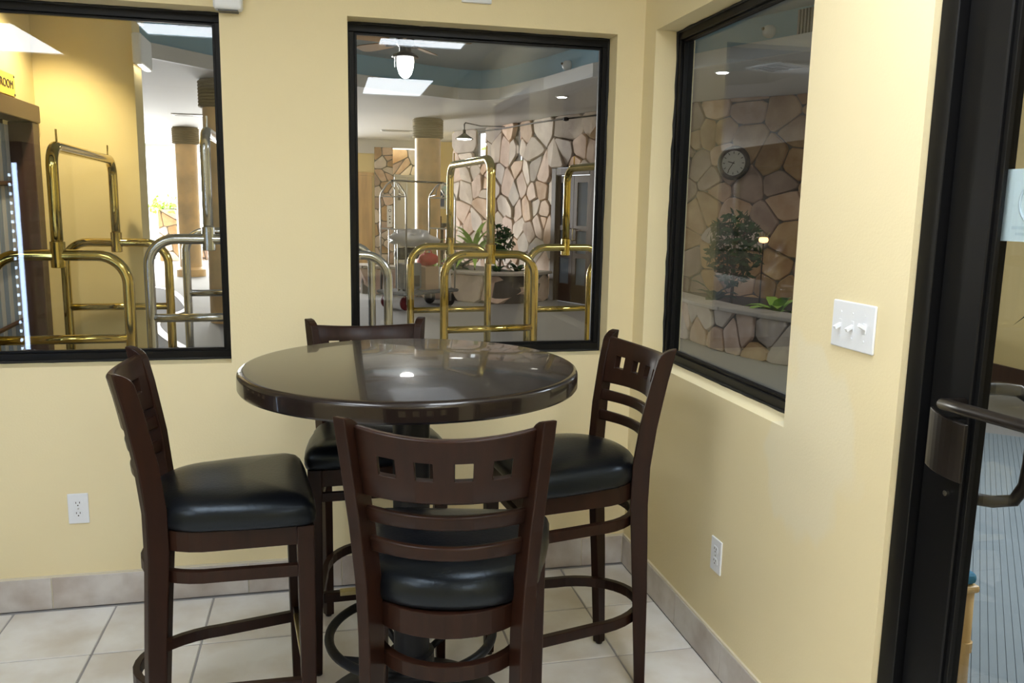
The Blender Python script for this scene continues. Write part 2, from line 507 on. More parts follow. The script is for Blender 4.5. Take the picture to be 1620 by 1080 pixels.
# paddle latch: curved plate standing off the stile on a block
secs = []
for i in range(9):
    t = i/8; y = -1.735-.098*t; x = -.006-.022*sin(pi*(.15+.7*t))
    secs.append([(x, y, .985-.012*t), (x-.008, y, .985-.012*t), (x-.008, y, 1.105-.014*t), (x, y, 1.105-.014*t)])
lt = MB().ring(None, secs).obj('latch_paddle', m_bronze, dr, bevel=.002)
box('latch_block', -.012, .034, -1.774, -1.745, 1.0, 1.085, m_black, lt, .003)
MB().lathe([(.006, 0), (.006, .008), (.004, .010)], 12, (0, 0, 0), 'x').obj('lock_screw', m_chrome, lt, loc=(.024, -1.745, .92))
MB().tube([(.034, -1.76, 1.115), (.0, -1.762, 1.116), (-.042, -1.79, 1.124), (-.056, -1.86, 1.130), (-.056, -2.2, 1.142), (-.056, -2.5, 1.142), (-.02, -2.60, 1.14), (.034, -2.61, 1.14)], .0118, 14).obj('push_bar', m_bronze, dr, smooth=True)
pl = [(.082, -1.705, 1.125), (.13, -1.705, 1.13)] + [(.13+.065*sin(a), -1.705-.045*(1-cos(a)), 1.13-.0*a) for a in (.4, .8, 1.2)] + \
     [(.205, -1.755, 1.115), (.208, -1.765, 1.08), (.208, -1.765, .98), (.206, -1.762, .93), (.195, -1.75, .895), (.165, -1.725, .885), (.13, -1.708, .888), (.082, -1.705, .89)]
MB().tube(pl, .0135, 14).obj('pull_handle', m_bronze, dr, smooth=True)

# ================================================================== WALL FITTINGS
def outlet(name, label, loc, rz):
    t = thing(name, label, 'outlet', loc, rz)
    MB().box(-.035, .035, -.006, 0, -.057, .057).obj('cover_plate', m_white, t, bevel=.0035, seg=3)
    for z in (.0195, -.0195):
        prof = [(.0165*cos(a), .0165*sin(a)) for a in [i*2*pi/20 for i in range(20)]]
        prof = [(x, max(-.0125, min(.0125, y))) for x, y in prof]
        sk = MB().ring(None, [[(x, -.0055, z+y) for x, y in prof], [(x, -.0078, z+y) for x, y in prof]]).obj('socket', m_white, t, bevel=.0006, seg=1)
        for x in (-.0062, .0062):
            box('slot', x-.0012, x+.0012, -.0082, -.0076, z+.0005, z+.0075, m_ink, sk)
        MB().lathe([(.0024, -.0082), (.0024, -.0076)], 10, (0, 0, 0), 'y').obj('ground_hole', m_ink, sk, loc=(0, 0, z-.0062))
    MB().lathe([(.0028, -.0072), (.003, -.0058)], 12, (0, 0, 0), 'y').obj('screw', m_chrome, t)
    return t


outlet('wall_outlet', 'white duplex wall outlet low on the wall beside the side-on bar chair', (-2.121, -.0003, .38), 0)
outlet('wall_outlet', 'white duplex wall outlet low on the wall beneath the light switches and corner window', (-.0003, -.831, .388), -pi/2)
sw = thing('light_switch', 'white three-gang toggle light switch plate between window and black door', 'light switch', (-.0003, -1.4353, 1.2275), -pi/2)
MB().box(-.081, .081, -.0065, 0, -.057, .057).obj('cover_plate', m_white, sw, bevel=.004, seg=3)
for i, x in enumerate((-.046, 0, .046)):
    box('toggle_slot', x-.0055, x+.0055, -.0072, -.006, -.0125, .0125, m_white, sw, .0005, 1)
    a = .5 if i < 2 else -.5
    tg = MB().box(-.004, .004, -.02, 0, -.0045, .0045).obj('toggle', m_white, sw, bevel=.001, seg=2, loc=(x, -.005, 0))
    tg.rotation_euler = (a, 0, 0)
    for z in (.030, -.030):
        MB().lathe([(.0026, -.0078), (.003, -.0064)], 10, (0, 0, 0), 'y').obj('screw', m_white, sw, loc=(x, 0, z))
# white boxes high on the back wall
e = thing('wall_sensor', 'white plastic sensor box at the upper corner of the yellow-alcove window', 'sensor', (-1.535, -.0003, 2.205))
MB().box(-.048, .048, -.055, 0, -.062, .09).obj('housing', m_white, e, bevel=.012, seg=4)
MB().box(-.032, .032, -.045, -.004, -.0665, -.0622).obj('vent_slot', m_dark, e)
e = thing('wall_plate', 'white plate on the wall above the window with the ceiling fan', 'wall plate', (-.665, -.0003, 2.30))
MB().box(-.056, .056, -.012, 0, -.068, .068).obj('cover_plate', m_white, e, bevel=.003)
MB().box(-.02, .02, -.016, -.0122, -.02, .02).obj('button', m_white, e, bevel=.003)

# ceiling troffers of the room
def troffer(x, y, label, rz=0):
    t = thing('ceiling_light', label, 'ceiling light', (x, y, ZC), rz, 'ceiling light panels of the dining room')
    f = MB()
    f.slab([-.315, -.29, .29, .315], [-.60, -.575, .575, .60], [(-.29, .29, -.575, .575)], lambda u, v, k: (u, v, -.02+.0195*k)).obj('frame', m_white, t)
    box('diffuser', -.29, .29, -.575, .575, -.012, -.006, m_diff, t)


troffer(-.54, -2.12, 'white ceiling light panel mirrored above the fan in the middle window')
troffer(-2.07, -2.25, 'white ceiling light panel mirrored at the top of the yellow-alcove window')
troffer(-.53, -4.78, 'white ceiling light panel mirrored just below the fan lamp')
troffer(-3.45, -3.30, 'white ceiling light panel mirrored over the warm streak on yellow wall')

# ================================================================== ROUND TABLE
TX, TY = -1.0, -.902
tb = thing('bar_table', 'round dark-stained bar-height table with a glossy top', 'table', (TX, TY, 0))
R_, H_ = .461, 1.06
prof = [(0.001, H_), (R_-.016, H_), (R_-.010, H_-.0012), (R_-.0045, H_-.0045), (R_-.0012, H_-.0095), (R_, H_-.016), (R_, H_-.046), (R_-.003, H_-.051), (R_-.008, H_-.053), (.001, H_-.053)]
o = MB().lathe(prof, 128, cap=False).obj('tabletop', m_table, tb); smooth_by_angle(o, 30)
smooth_by_angle(MB().lathe([(.052, .09), (.052, H_-.07)], 40).obj('pedestal', m_iron, tb), 40)
MB().box(-.24, .24, -.03, .03, H_-.075, H_-.0525).box(-.03, .03, -.24, .24, H_-.0751, H_-.0526).obj('support_plate', m_iron, tb)
o = MB().lathe([(.285, 0), (.287, .012), (.28, .022), (.20, .045), (.10, .075), (.066, .10), (.062, .13), (.056, .135)], 64).obj('base', m_iron, tb); smooth_by_angle(o, 40)
fr = MB().tube([(.236*cos(a), .236*sin(a), .262) for a in [i*2*pi/64 for i in range(64)]], .0135, 12, True).obj('foot_ring', m_iron, tb, smooth=True)
MB().lathe([(.0525, .15), (.066, .155), (.066, .205), (.0525, .21)], 32).obj('hub', m_iron, fr)
for k in range(4):
    a = radians(28+90*k)
    MB().tube([(.06*cos(a), .06*sin(a), .185), (.15*cos(a), .15*sin(a), .225), (.23*cos(a), .23*sin(a), .26)], .010, 8).obj('spoke', m_iron, fr, smooth=True)

# ================================================================== BAR CHAIRS
def lerp(tab, z):
    for (a, b) in zip(tab[:-1], tab[1:]):
        if a[0] <= z <= b[0]:
            t = (z-a[0])/(b[0]-a[0])
            return [a[i]+(b[i]-a[i])*t for i in range(1, len(a))]
    return list(tab[-1][1:]) if z > tab[-1][0] else list(tab[0][1:])


POST = [(0, -.190, .032, .1500), (.35, -.174, .046, .1525), (.62, -.158, .053, .155), (.74, -.158, .053, .160), (.86, -.170, .051, .169), (1.0, -.194, .047, .182), (1.1, -.216, .044, .191)]
HC = 1.096


def u_path(xf, yf, xb, yb, z, ymid=-.03, n=18):
    """U shaped bentwood path from one front leg round the back to the other"""
    p = [(xf, yf, z), (xf+(xb-xf)*.5, (yf+ymid)/2, z)]
    p += [(xb*cos(a), ymid+(yb-ymid)*sin(a), z) for a in [pi*i/n for i in range(n+1)]]
    p += [(-(xf+(xb-xf)*.5), (yf+ymid)/2, z), (-xf, yf, z)]
    return p


def back_y(z, u):     # curve of the back boards: u in -1..1 across
    return lerp(POST, z)[0] + .004 - .050*(1-u*u)


def board(z0, z1, th, holes=(), top=0., zc=None):
    us = sorted(set([-1+2*i/28 for i in range(29)] + [h for q in holes for h in q[:2]]))
    vs = sorted(set([z0, z0+.004, z1-.004, z1] + [h for q in holes for h in q[2:]]))

    def fn(u, v, k):
        x = (lerp(POST, v)[2]-.013)*u
        y = back_y(v, u) + (th/2 if k else -th/2)
        zz = v + top*(u*u-.5)*((v-z0)/(z1-z0))
        if v in (z0, z1):
            y = back_y(v, u) + (th/2-.004 if k else -th/2+.004)
        return (x, y, zz)
    return MB().slab(us, vs, holes, fn)


def make_chair():
    t = thing('bar_chair', '', 'chair')
    for sx in (1, -1):
        zs = [0.006, .1, .2, .35, .5, .62, .68, .74, .80, .86, .93, 1.0, 1.05, 1.064]
        secs = []
        ct_, sn_ = cos(radians(27)), sin(radians(27))

        def sec(x, y, d, z, zb, cut):
            # the posts are toed in: the front of the section turns toward the middle
            f_ = (-sx*sn_, ct_); q_ = (ct_, sx*sn_); hw_ = .0145
            return [(x+q_[0]*a_+f_[0]*b_, y+q_[1]*a_+f_[1]*b_, zz) for a_, b_, zz in
                    ((-hw_, -d/2, zb), (hw_, -d/2, zb), (hw_, d/2-cut, z), (-hw_, d/2-cut, z))]
        for z in zs:
            y, d, x = lerp(POST, z)
            secs.append(sec(x*sx, y, d, z, z, 0))
        for dz, cut in ((.012, .004), (.020, .011), (.027, .021), (.031, .032)):
            z = 1.064+dz; y, d, x = lerp(POST, z)
            secs.append(sec(x*sx, y, d, z, z+.002, cut))
        lg = MB().ring(None, secs).obj('rear_leg', m_wood, t, bevel=.003)
        MB().lathe([(.011, 0), (.011, .006)], 12).obj('glide', m_rubber, lg, loc=(.150*sx, -.19, 0))
    for sx in (1, -1):
        secs = []
        for z, hw in ((.006, .0145), (.30, .0195), (.63, .0215), (.686, .0215)):
            x = .196*sx+(.0215-hw)*-sx*-.4; y = .198
            secs.append([(x-hw, y-hw, z), (x+hw, y-hw, z), (x+hw, y+hw, z), (x-hw, y+hw, z)])
        lg = MB().ring(None, secs).obj('front_leg', m_wood, t, bevel=.003)
        MB().lathe([(.012, 0), (.012, .006)], 12).obj('glide', m_rubber, lg, loc=(.196*sx, .198, 0))
    MB().bar(u_path(.190, .18, .176, -.190, .6585, -.02), .022, .053).obj('apron', m_wood, t, bevel=.002)
    MB().box(-.175, .175, .198, .2165, .632, .6845).obj('front_apron', m_wood, t, bevel=.002)
    MB().bar(u_path(.190, .19, .166, -.200, .560, -.02), .020, .032).obj('upper_stretcher', m_wood, t, bevel=.002)
    MB().bar(u_path(.190, .19, .164, -.236, .240, -.02), .020, .032).obj('lower_stretcher', m_wood, t, bevel=.002)
    MB().box(-.176, .176, .188, .208, .580, .608).obj('front_stretcher', m_wood, t, bevel=.003)
    fb = MB().box(-.176, .176, .186, .210, .246, .278).obj('foot_rail', m_wood, t, bevel=.003)
    MB().box(-.125, .125, .184, .212, .2665, .2795).obj('brass_strip', m_brassd, fb, bevel=.001)
    # crest with four square holes
    hs = []
    for c in (-.66, -.225, .225, .66):
        hs.append((c-.105, c+.105, .980, 1.019))
    cr = board(.928, 1.070, .021, hs, top=.014).obj('crest_rail', m_wood, t, bevel=.0015); smooth_by_angle(cr, 40)
    for z0, z1 in ((.870, .903), (.804, .836)):
        b_ = board(z0, z1, .018, top=.004).obj('back_slat', m_wood, t, bevel=.002); smooth_by_angle(b_, 40)
    # cushion
    ol = []
    ol += [(.205, .225), (.216, .22), (.223, .212), (.226, .20), (.222, .12), (.212, .04), (.198, -.03)]
    ol += [(.198*cos(a), -.03-.165*sin(a)) for a in [pi/2*i/9 for i in range(1, 10)]]
    half = ol
    ol = half + [(-x, y) for x, y in reversed(half[:-1])]
    ol = ol + [(x, .229) for x in (-.14, -.07, 0, .07, .14)]
    secs = []
    for z, sc in ((.686, .955), (.692, .985), (.704, 1.0), (.722, 1.0), (.737, .975), (.750, .925), (.760, .84), (.767, .70), (.772, .5), (.7745, .26)):
        secs.append([(x*sc, (y-.0)*sc, z) for x, y in ol])
    MB().ring(None, secs).obj('seat_cushion', m_vinyl, t, smooth=True)
    return t


def copy_tree(o, parent=None):
    c = o.copy(); C.objects.link(c)
    c.parent = parent
    for ch in o.children:
        copy_tree(ch, c)
    return c


chair = make_chair()
bpy.context.view_layer.update()
CH = [(-1.081, -.430, 3.173, 'dark wooden bar chair facing the viewer from behind the round table, under the windows'),
      (-.963, -1.425, -.223, 'dark wooden bar chair with its back to the viewer, in front of the round table'),
      (-1.508, -.904, -1.46, 'dark wooden bar chair seen side-on by the wall outlet, facing the table'),
      (-.492, -.788, 1.674, 'dark wooden bar chair with its back toward the light-switch wall, in the corner')]
for i, (x, y, a, lb) in enumerate(CH):
    o = chair if i == 0 else copy_tree(chair)
    o.location = (x, y, 0); o.rotation_euler = (0, 0, a)
    o['label'] = lb; o['group'] = 'bar chairs around the round table'

# ================================================================== THE LOBBY OUTSIDE
ZL = 2.95
lf = bmesh.new()
pts = [(-9, .165), (.165, .165), (.165, -6), (7, -6), (7, 20.5), (-9, 20.5)]
vs = [lf.verts.new((x, y, 0)) for x, y in pts]
lf.faces.new(vs)
r = bmesh.ops.extrude_face_region(lf, geom=lf.faces[:])
for v in [q for q in r['geom'] if isinstance(q, bmesh.types.BMVert)]: v.co.z -= .1
bmesh.ops.recalc_face_normals(lf, faces=lf.faces[:])
me = bpy.data.meshes.new('lobby_floor'); lf.to_mesh(me); lf.free(); me.materials.append(m_carpet)
struct(link('lobby_floor', me))


def polyline(pts, n=6):
    """Catmull-Rom smoothing in plan"""
    out = []
    P = [pts[0]] + list(pts) + [pts[-1]]
    for i in range(1, len(P)-2):
        p0, p1, p2, p3 = [Vector(q) for q in P[i-1:i+3]]
        for k in range(n):
            t = k/n
            out.append(.5*((2*p1)+(-p0+p2)*t+(2*p0-5*p1+4*p2-p3)*t*t+(-p0+3*p1-3*p2+p3)*t*t*t))
    out.append(Vector(pts[-1]))
    return [(q.x, q.y) for q in out]


cb = polyline([(-4.6, 13.2), (-4.3, 12.48), (-3.77, 11.68), (-3.2, 9.55), (-3.12, 8.9), (-3.2, 8.45), (-3.26, 7.63), (-3.02, 6.7), (-2.71, 5.88), (-2.3, 5.0), (-2.25, 3.2)])
cm = MB()
n = len(cb)
cm.add([(x, y, z) for z in (.0005, .008) for x, y in cb + [(-7.5, 3.2), (-7.5, 13.2)]],
       [tuple(range(n+2)), tuple(range(2*n+3, n+1, -1))] + [(i, (i+1) % (n+2), n+2+(i+1) % (n+2), n+2+i) for i in range(n+2)])
ca = cm.obj('carpet', m_carpetd); tag(ca, 'dark grey carpet with a curved pale edge beyond the yellow alcove wall', 'carpet')
MB().bar([(x, y, .009) for x, y in cb], .09, .008).obj('edge_strip', m_border, ca)

# ceiling with a coffer
COF = [(-3.5, 5.7), (-2.82, 6.4), (-2.35, 6.95), (-.83, 7.63), (.2, 8.22), (.62, 8.42), (.92, 8.42), (1.14, 8.2), (1.48, 7.13), (1.73, 5.95), (1.95, 5.55), (2.45, 5.38), (2.65, 4.84), (3.08, 3.82), (3.5, 2.6), (3.3, .6), (-3.5, .6)]
bm = bmesh.new()
ov = [bm.verts.new((x, y, ZL)) for x, y in [(-8.1, -6), (7, -6), (7, 5.0), (5.62, 5.38), (4.70, 6.38), (4.02, 7.2), (3.73, 7.73), (3.29, 8.45), (2.90, 9.04), (2.49, 9.98), (2.29, 10.62), (2.03, 11.70), (1.72, 12.47), (1.54, 12.84), (1.40, 13.35), (2.1, 16.0), (2.1, 20.5), (-8.1, 20.5)]]
iv = [bm.verts.new((x, y, ZL)) for x, y in COF]
es = [bm.edges.new((a[i], a[(i+1) % len(a)])) for a in (ov, iv) for i in range(len(a))]
bmesh.ops.triangle_fill(bm, use_beauty=True, use_dissolve=False, edges=es)
for f in bm.faces:
    if f.normal.z > 0: f.normal_flip()
me = bpy.data.meshes.new('lobby_ceiling'); bm.to_mesh(me); bm.free(); me.materials.append(m_lceil)
lc = struct(link('lobby_ceiling', me))


def loop_band(name, pts, z0, z1, th, m, parent):
    """vertical band along a closed outline, th = outward thickness"""
    secs = []
    k = len(pts)
    for i in range(k):
        a, b, c = Vector(pts[i-1]), Vector(pts[i]), Vector(pts[(i+1) % k])
        t = (c-a).normalized(); nn = Vector((-t.y, t.x)) * th
        secs.append([(b.x, b.y, z0), (b.x+nn.x, b.y+nn.y, z0), (b.x+nn.x, b.y+nn.y, z1), (b.x, b.y, z1)])
    return MB().ring(None, secs, True).obj(name, m, parent)


loop_band('fascia', COF, ZL-.002, ZL+.15, .06, m_fascia, lc)
ctr = Vector((0, 4.3))
COF2 = [tuple(Vector(p)+(Vector(p)-ctr).normalized()*.16) for p in COF]
loop_band('ledge', [tuple(Vector(p)+(Vector(p)-ctr).normalized()*.058) for p in COF], ZL+.148, ZL+.153, .2, m_fascia, lc)
loop_band('coffer_side', COF2, ZL+.15, ZL+.44, .03, m_blue, lc)
MB().add([(x, y, z) for z in (ZL+.42, ZL+.46) for x, y in COF2],
         [tuple(range(len(COF2))), tuple(range(2*len(COF2)-1, len(COF2)-1, -1))]).obj('coffer_top', m_cofc, lc)

# ------------------------------------------------------------------ voronoi stone facing
def clip(poly, p, nrm):
    out = []
    for i in range(len(poly)):
        a, b = poly[i], poly[(i+1) % len(poly)]
        da = (a[0]-p[0])*nrm[0]+(a[1]-p[1])*nrm[1]; db = (b[0]-p[0])*nrm[0]+(b[1]-p[1])*nrm[1]
        if da <= 0: out.append(a)
        if (da < 0 < db) or (db < 0 < da):
            t = da/(da-db); out.append((a[0]+(b[0]-a[0])*t, a[1]+(b[1]-a[1])*t))
    return out


class Path:
    def __init__(s, pts):
        s.p = [Vector(q) for q in pts]; s.d = [0]
        for a, b in zip(s.p[:-1], s.p[1:]): s.d.append(s.d[-1]+(b-a).length)
        s.L = s.d[-1]
        s.n = []
        for i in range(len(s.p)):
            t = (s.p[min(i+1, len(s.p)-1)]-s.p[max(i-1, 0)]).normalized()
            s.n.append(Vector((t.y, -t.x)))

    def at(s, q, z, h=0):
        q = max(0, min(s.L, q))
        for i in range(len(s.d)-1):
            if q <= s.d[i+1] or i == len(s.d)-2:
                t = (q-s.d[i])/(s.d[i+1]-s.d[i]); p = s.p[i].lerp(s.p[i+1], t); n = s.n[i].lerp(s.n[i+1], t).normalized()
                return Vector((p.x+n.x*h, p.y+n.y*h, z))

    def near(s, x, y):
        best = None
        for i in range(len(s.d)-1):
            a, b = s.p[i], s.p[i+1]; ab = b-a
            t = max(0, min(1, (Vector((x, y))-a).dot(ab)/ab.length_squared))
            dd = (a+ab*t-Vector((x, y))).length
            if best is None or dd < best[0]: best = (dd, s.d[i]+t*ab.length)
        return best[1]


def stones(path, z0, z1, cell, parent, holes=(), gap=.011, proud=(.03, .065), seed=1, palette=range(6), aspect=1.0):
    rg = random.Random(seed)
    nu = max(1, round(path.L/(cell*aspect))); nv = max(1, round((z1-z0)/cell))
    cu, cv = path.L/nu, (z1-z0)/nv
    S = []
    for i in range(nu):
        for j in range(nv):
            if rg.random() < .13: continue
            S.append(((i+.5+(.25 if j % 2 else -.25)+rg.uniform(-.42, .42))*cu, z0+(j+.5+rg.uniform(-.40, .40))*cv))
            if rg.random() < .10: S.append((S[-1][0]+rg.uniform(-.5, .5)*cu, S[-1][1]+rg.uniform(-.5, .5)*cv))
    for k, p in enumerate(S):
        poly = [(0, z0), (path.L, z0), (path.L, z1), (0, z1)]
        for q in sorted(S, key=lambda q: (q[0]-p[0])**2+(q[1]-p[1])**2)[1:22]:
            dx, dz = q[0]-p[0], q[1]-p[1]; l = math.hypot(dx, dz)
            if l < 1e-3: continue
            nx, nz = dx/l, dz/l
            poly = clip(poly, ((p[0]+q[0])/2-nx*gap/2, (p[1]+q[1])/2-nz*gap/2), (nx, nz))
            if len(poly) < 3: break
        if len(poly) < 3: continue
        bad = False
        for (a, b, c, d) in holes:
            us = [v[0] for v in poly]; zs = [v[1] for v in poly]
            if max(us) > a and min(us) < b and max(zs) > c and min(zs) < d:
                opts = sorted([(p[0]-a, (a, 0), (1, 0)), (b-p[0], (b, 0), (-1, 0)), (p[1]-c, (0, c), (0, 1)), (d-p[1], (0, d), (0, -1))], key=lambda t: t[0])
                poly = clip(poly, opts[0][1], opts[0][2])
                if len(poly) < 3: bad = True; break
        if bad: continue
        A = abs(sum(poly[i][0]*poly[(i+1) % len(poly)][1]-poly[(i+1) % len(poly)][0]*poly[i][1] for i in range(len(poly))))/2
        if A < .002: continue
        # knock the corners off
        q = []
        for i in range(len(poly)):
            a, b, c = poly[i-1], poly[i], poly[(i+1) % len(poly)]
            f = rg.uniform(.06, .2)
            f2 = rg.uniform(.06, .2); q.append((b[0]+(a[0]-b[0])*f, b[1]+(a[1]-b[1])*f)); q.append((b[0]+(c[0]-b[0])*f2, b[1]+(c[1]-b[1])*f2))
        cx = sum(v[0] for v in q)/len(q); cz = sum(v[1] for v in q)/len(q)
        h = rg.uniform(*proud); tu, tz = rg.uniform(-.12, .12), rg.uniform(-.12, .12)
        secs = []
        for sc, hh in ((1, 0), (.99, h*.65), (.935, h*.96)):
            secs.append([path.at(cx+(u-cx)*sc, cz+(z-cz)*sc, hh+(.0 if hh == 0 else max(-.02, min(.03, (u-cx)*tu+(z-cz)*tz)))) for u, z in q])
        mb = MB().ring(None, secs, cap=False)
        nq = len(q); mb.v.append(tuple(path.at(cx, cz, h))); c = len(mb.v)-1
        mb.f += [(2*nq+i, 2*nq+(i+1) % nq, c) for i in range(nq)]
        mb.obj('stone', STONES[rg.choice(list(palette(p[0]) if callable(palette) else palette))], parent)


WALLP = Path([(1.32, 13.3), (1.5, 12.8), (1.68, 12.45), (1.99, 11.68), (2.25, 10.6), (2.45, 9.95), (2.86, 9.0), (3.25, 8.4), (3.69, 7.67), (3.98, 7.14), (4.65, 6.3), (5.6, 5.3)])
d0, d1 = WALLP.near(2.45, 9.95), WALLP.near(2.86, 9.0)
sl0 = WALLP.near(1.66, 12.5)
sl1 = WALLP.near(2.10, 11.15)
holes = [(d0, d1, -.1, 2.14), (sl0, sl0+.30, 2.42, 2.86), (sl1, sl1+.13, 2.30, 2.82)]
us = sorted(set(WALLP.d + [h for q in holes for h in q[:2]]))
sw_ = struct(MB().slab(us, [0, 2.14, 2.30, 2.42, 2.82, 2.86, ZL], holes, lambda u, v, k: WALLP.at(u, v, -.05*k)).obj('wall_stone', m_mortar))
stones(WALLP, 0, ZL, .325, sw_, holes, seed=5, palette=lambda q: (0, 1, 2, 3, 0, 1) if q < d1 else (4, 2, 5, 4, 3, 5, 4))

# dark wooden glazed door in the stone wall
pa, pb = WALLP.at(d0, 0), WALLP.at(d1, 0)
dd_ = bpy.data.objects.new('door_2', None); C.objects.link(dd_); dd_['kind'] = 'structure'
dd_.location = pa; dd_.rotation_euler = (0, 0, math.atan2(pb.y-pa.y, pb.x-pa.x))
DW = (pb-pa).length
box('jamb', .0, .11, -.07, .06, 0, 2.13, m_brownwood, dd_, .006, 1)
box('jamb', DW-.11, DW, -.07, .06, 0, 2.13, m_brownwood, dd_, .006, 1)
box('frame_head', .112, DW-.112, -.07, .06, 2.02, 2.13, m_brownwood, dd_, .006, 1)
m_dglass = mat('door_reflecting_glass', (.16, .19, .23), .08, spec=.9)
for i, (a, b) in enumerate(((.115, DW/2-.004), (DW/2+.004, DW-.115))):
    lf_ = MB().slab([a, a+.08, b-.08, b], [.01, .30, .72, .80, 1.15, 1.23, 1.90, 2.01], [(a+.08, b-.08, .30, .72), (a+.08, b-.08, .80, 1.15), (a+.08, b-.08, 1.23, 1.90)],
                    lambda u, v, k: (u, -.03+.045*k, v)).obj('door_leaf', m_brownwood, dd_)
    for z0, z1 in ((.30, .72), (.80, 1.15), (1.23, 1.90)):
        box('pane', a+.08, b-.08, -.012, -.006, z0, z1, m_dglass, lf_)
    MB().tube([(DW/2+(-.05 if i == 0 else .05), -.032, 1.0), (DW/2+(-.05 if i == 0 else .05), -.075, 1.0), (DW/2+(-.05 if i == 0 else .05), -.075, 1.18), (DW/2+(-.05 if i == 0 else .05), -.032, 1.18)], .008, 8).obj('handle', m_brassd, lf_)


def planter(name, pts, h, label_group, inner, seed):
    P = Path(pts)
    pl_ = struct(MB().slab(P.d, [0, h], [], lambda u, v, k: P.at(u, v, -.22*k)).obj(name, m_mortar))
    stones(P, 0, h, (.36 if seed == 1 else .23), pl_, seed=seed*11, aspect=1.35, gap=.02)
    cap_secs = []
    m_ = int(P.L/.55); rg = random.Random(seed)
    for k in range(m_):
        a, b = P.L*k/m_+.005, P.L*(k+1)/m_-.005
        secs = []
        for q in range(5):
            u = a+(b-a)*q/4; o_ = .07+rg.uniform(0, .03)
            secs.append([P.at(u, h, o_), P.at(u, h, -.26), P.at(u, h+.045, -.26), P.at(u, h+.045, o_)])
        MB().ring(None, secs).obj('ledge_stone', m_cap, pl_, bevel=.008, seg=1)
    sp = [tuple(P.at(u, 0, -.2)[:2]) for u in [P.L*i/14 for i in range(15)]] + inner
    k = len(sp)
    MB().add([(x, y, z) for z in (h-.12, h-.05) for x, y in sp], [tuple(range(k)), tuple(range(2*k-1, k-1, -1))] + [(i, (i+1) % k, k+(i+1) % k, k+i) for i in range(k)]).obj('soil', m_soil, pl_)
    return P


PL1 = planter('stone_planter', polyline([(-.62, 11.6), (-.6, 11.05), (-.10, 10.85), (.4, 10.35), (.79, 9.95), (1.25, 9.5), (1.6, 9.38), (1.85, 9.45), (2.1, 9.62), (2.36, 9.9)], 3), .44, '', [(2.30, 10.3), (1.95, 11.5), (1.6, 12.4), (.6, 12.6), (-.4, 12.2)], 1)
PL2 = planter('stone_planter', polyline([(3.0, 7.3), (2.93, 6.4), (2.93, 5.56), (2.95, 5.0), (3.08, 4.5), (3.22, 4.05), (3.5, 3.75), (4.0, 3.62), (4.5, 3.62)], 3), .44, '', [(4.9, 5.8), (4.4, 6.4), (3.6, 7.5)], 2)

# clock on the stone wall
cp = WALLP.at(WALLP.near(4.05, 6.95), 2.12, .075)
u0 = WALLP.near(4.05, 6.95)
cd = (WALLP.at(u0+.1, 0)-WALLP.at(u0-.1, 0))
ck = thing('wall_clock', 'round dark-rimmed wall clock with a pale dial on the stone wall', 'clock', cp, math.atan2(cd.y, cd.x))
MB().lathe([(.215, .0), (.222, -.02), (.215, -.05), (.19, -.06), (.165, -.045), (.16, -.03), (.001, -.03)], 40, axis='y', cap=False).obj('rim', m_rim, ck, smooth=True)
MB().lathe([(.160, -.034), (.001, -.034)], 40, axis='y', cap=False).obj('dial', m_clockf, ck)
for i in range(12):
    a = i*pi/6
    o = box('hour_mark', -.004, .004, -.038, -.035, .118, .148, m_ink, ck); o.rotation_euler = (0, a, 0)
o = box('hour_hand', -.005, .005, -.041, -.039, -.02, .075, m_ink, ck); o.rotation_euler = (0, radians(-75), 0)
o = box('minute_hand', -.004, .004, -.044, -.042, -.025, .12, m_ink, ck); o.rotation_euler = (0, radians(213), 0)

# ------------------------------------------------------------------ yellow alcove beyond the first window
al = struct(MB().box(-2.69, -2.2, 1.75, 1.95, 0, ZL+.44).obj('wall_alcove', m_yellow))
lw = struct(MB().slab([.165, .80, 1.66, 1.95], [0, 1.95, ZL], [(.80, 1.66, 0, 1.95)], lambda u, v, k: (-2.69-.14*k, u, v)).obj('wall_alcove_side', m_yellow))
struct(box('trim_1', -2.42, -2.18, 1.70, 1.98, 2.45, 2.62, m_fascia, None, .004))
d3 = bpy.data.objects.new('door_3', None); C.objects.link(d3); d3['kind'] = 'structure'
box('jamb', -2.78, -2.665, 1.60, 1.70, 0, 1.879, m_brownwood, d3, .004, 1)
box('jamb', -2.78, -2.665, .76, .86, 0, 1.879, m_brownwood, d3, .004, 1)
box('frame_head', -2.78, -2.655, .76, 1.70, 1.88, 1.968, m_brownwood, d3, .004, 1)
box('door_backing', -2.83, -2.80, .86, 1.60, 0, 1.90, m_dark, d3)
for i in range(13):
    y = .875+i*.056
    bl = box('blind_slat', -2.795, -2.775, y, y+.046, .02, 1.86, m_blind if i % 2 else m_blindl, d3, .002, 1)
for z in (.5, .85, 1.2, 1.55):
    MB().tube([(-2.765, .865, z), (-2.755, 1.2, z+.01), (-2.765, 1.595, z+.02)], .012, 6).obj('cross_rail', m_brownwood, d3)
sg = thing('room_sign', 'yellow room sign with dark capital letters above the alcove door', 'sign', (-2.678, 1.165, 2.025), pi/2)
box('panel', -.26, .22, -.014, .0, -.052, .052, m_sign, sg, .002, 1)
fc = bpy.data.curves.new('lettering', 'FONT'); fc.body = 'ROOM'; fc.size = .055; fc.extrude = .0008; fc.align_x = 'RIGHT'; fc.align_y = 'CENTER'
fc.materials.append(m_ink)
f0 = bpy.data.objects.new('lettering_curve', fc); C.objects.link(f0)
fm = bpy.data.meshes.new_from_object(f0.evaluated_get(bpy.context.evaluated_depsgraph_get()))
bpy.data.objects.remove(f0); bpy.data.curves.remove(fc); fm.name = 'lettering'
ft = link('lettering', fm, sg); ft.location = (.195, -.0152, 0); ft.rotation_euler = (pi/2, 0, 0)
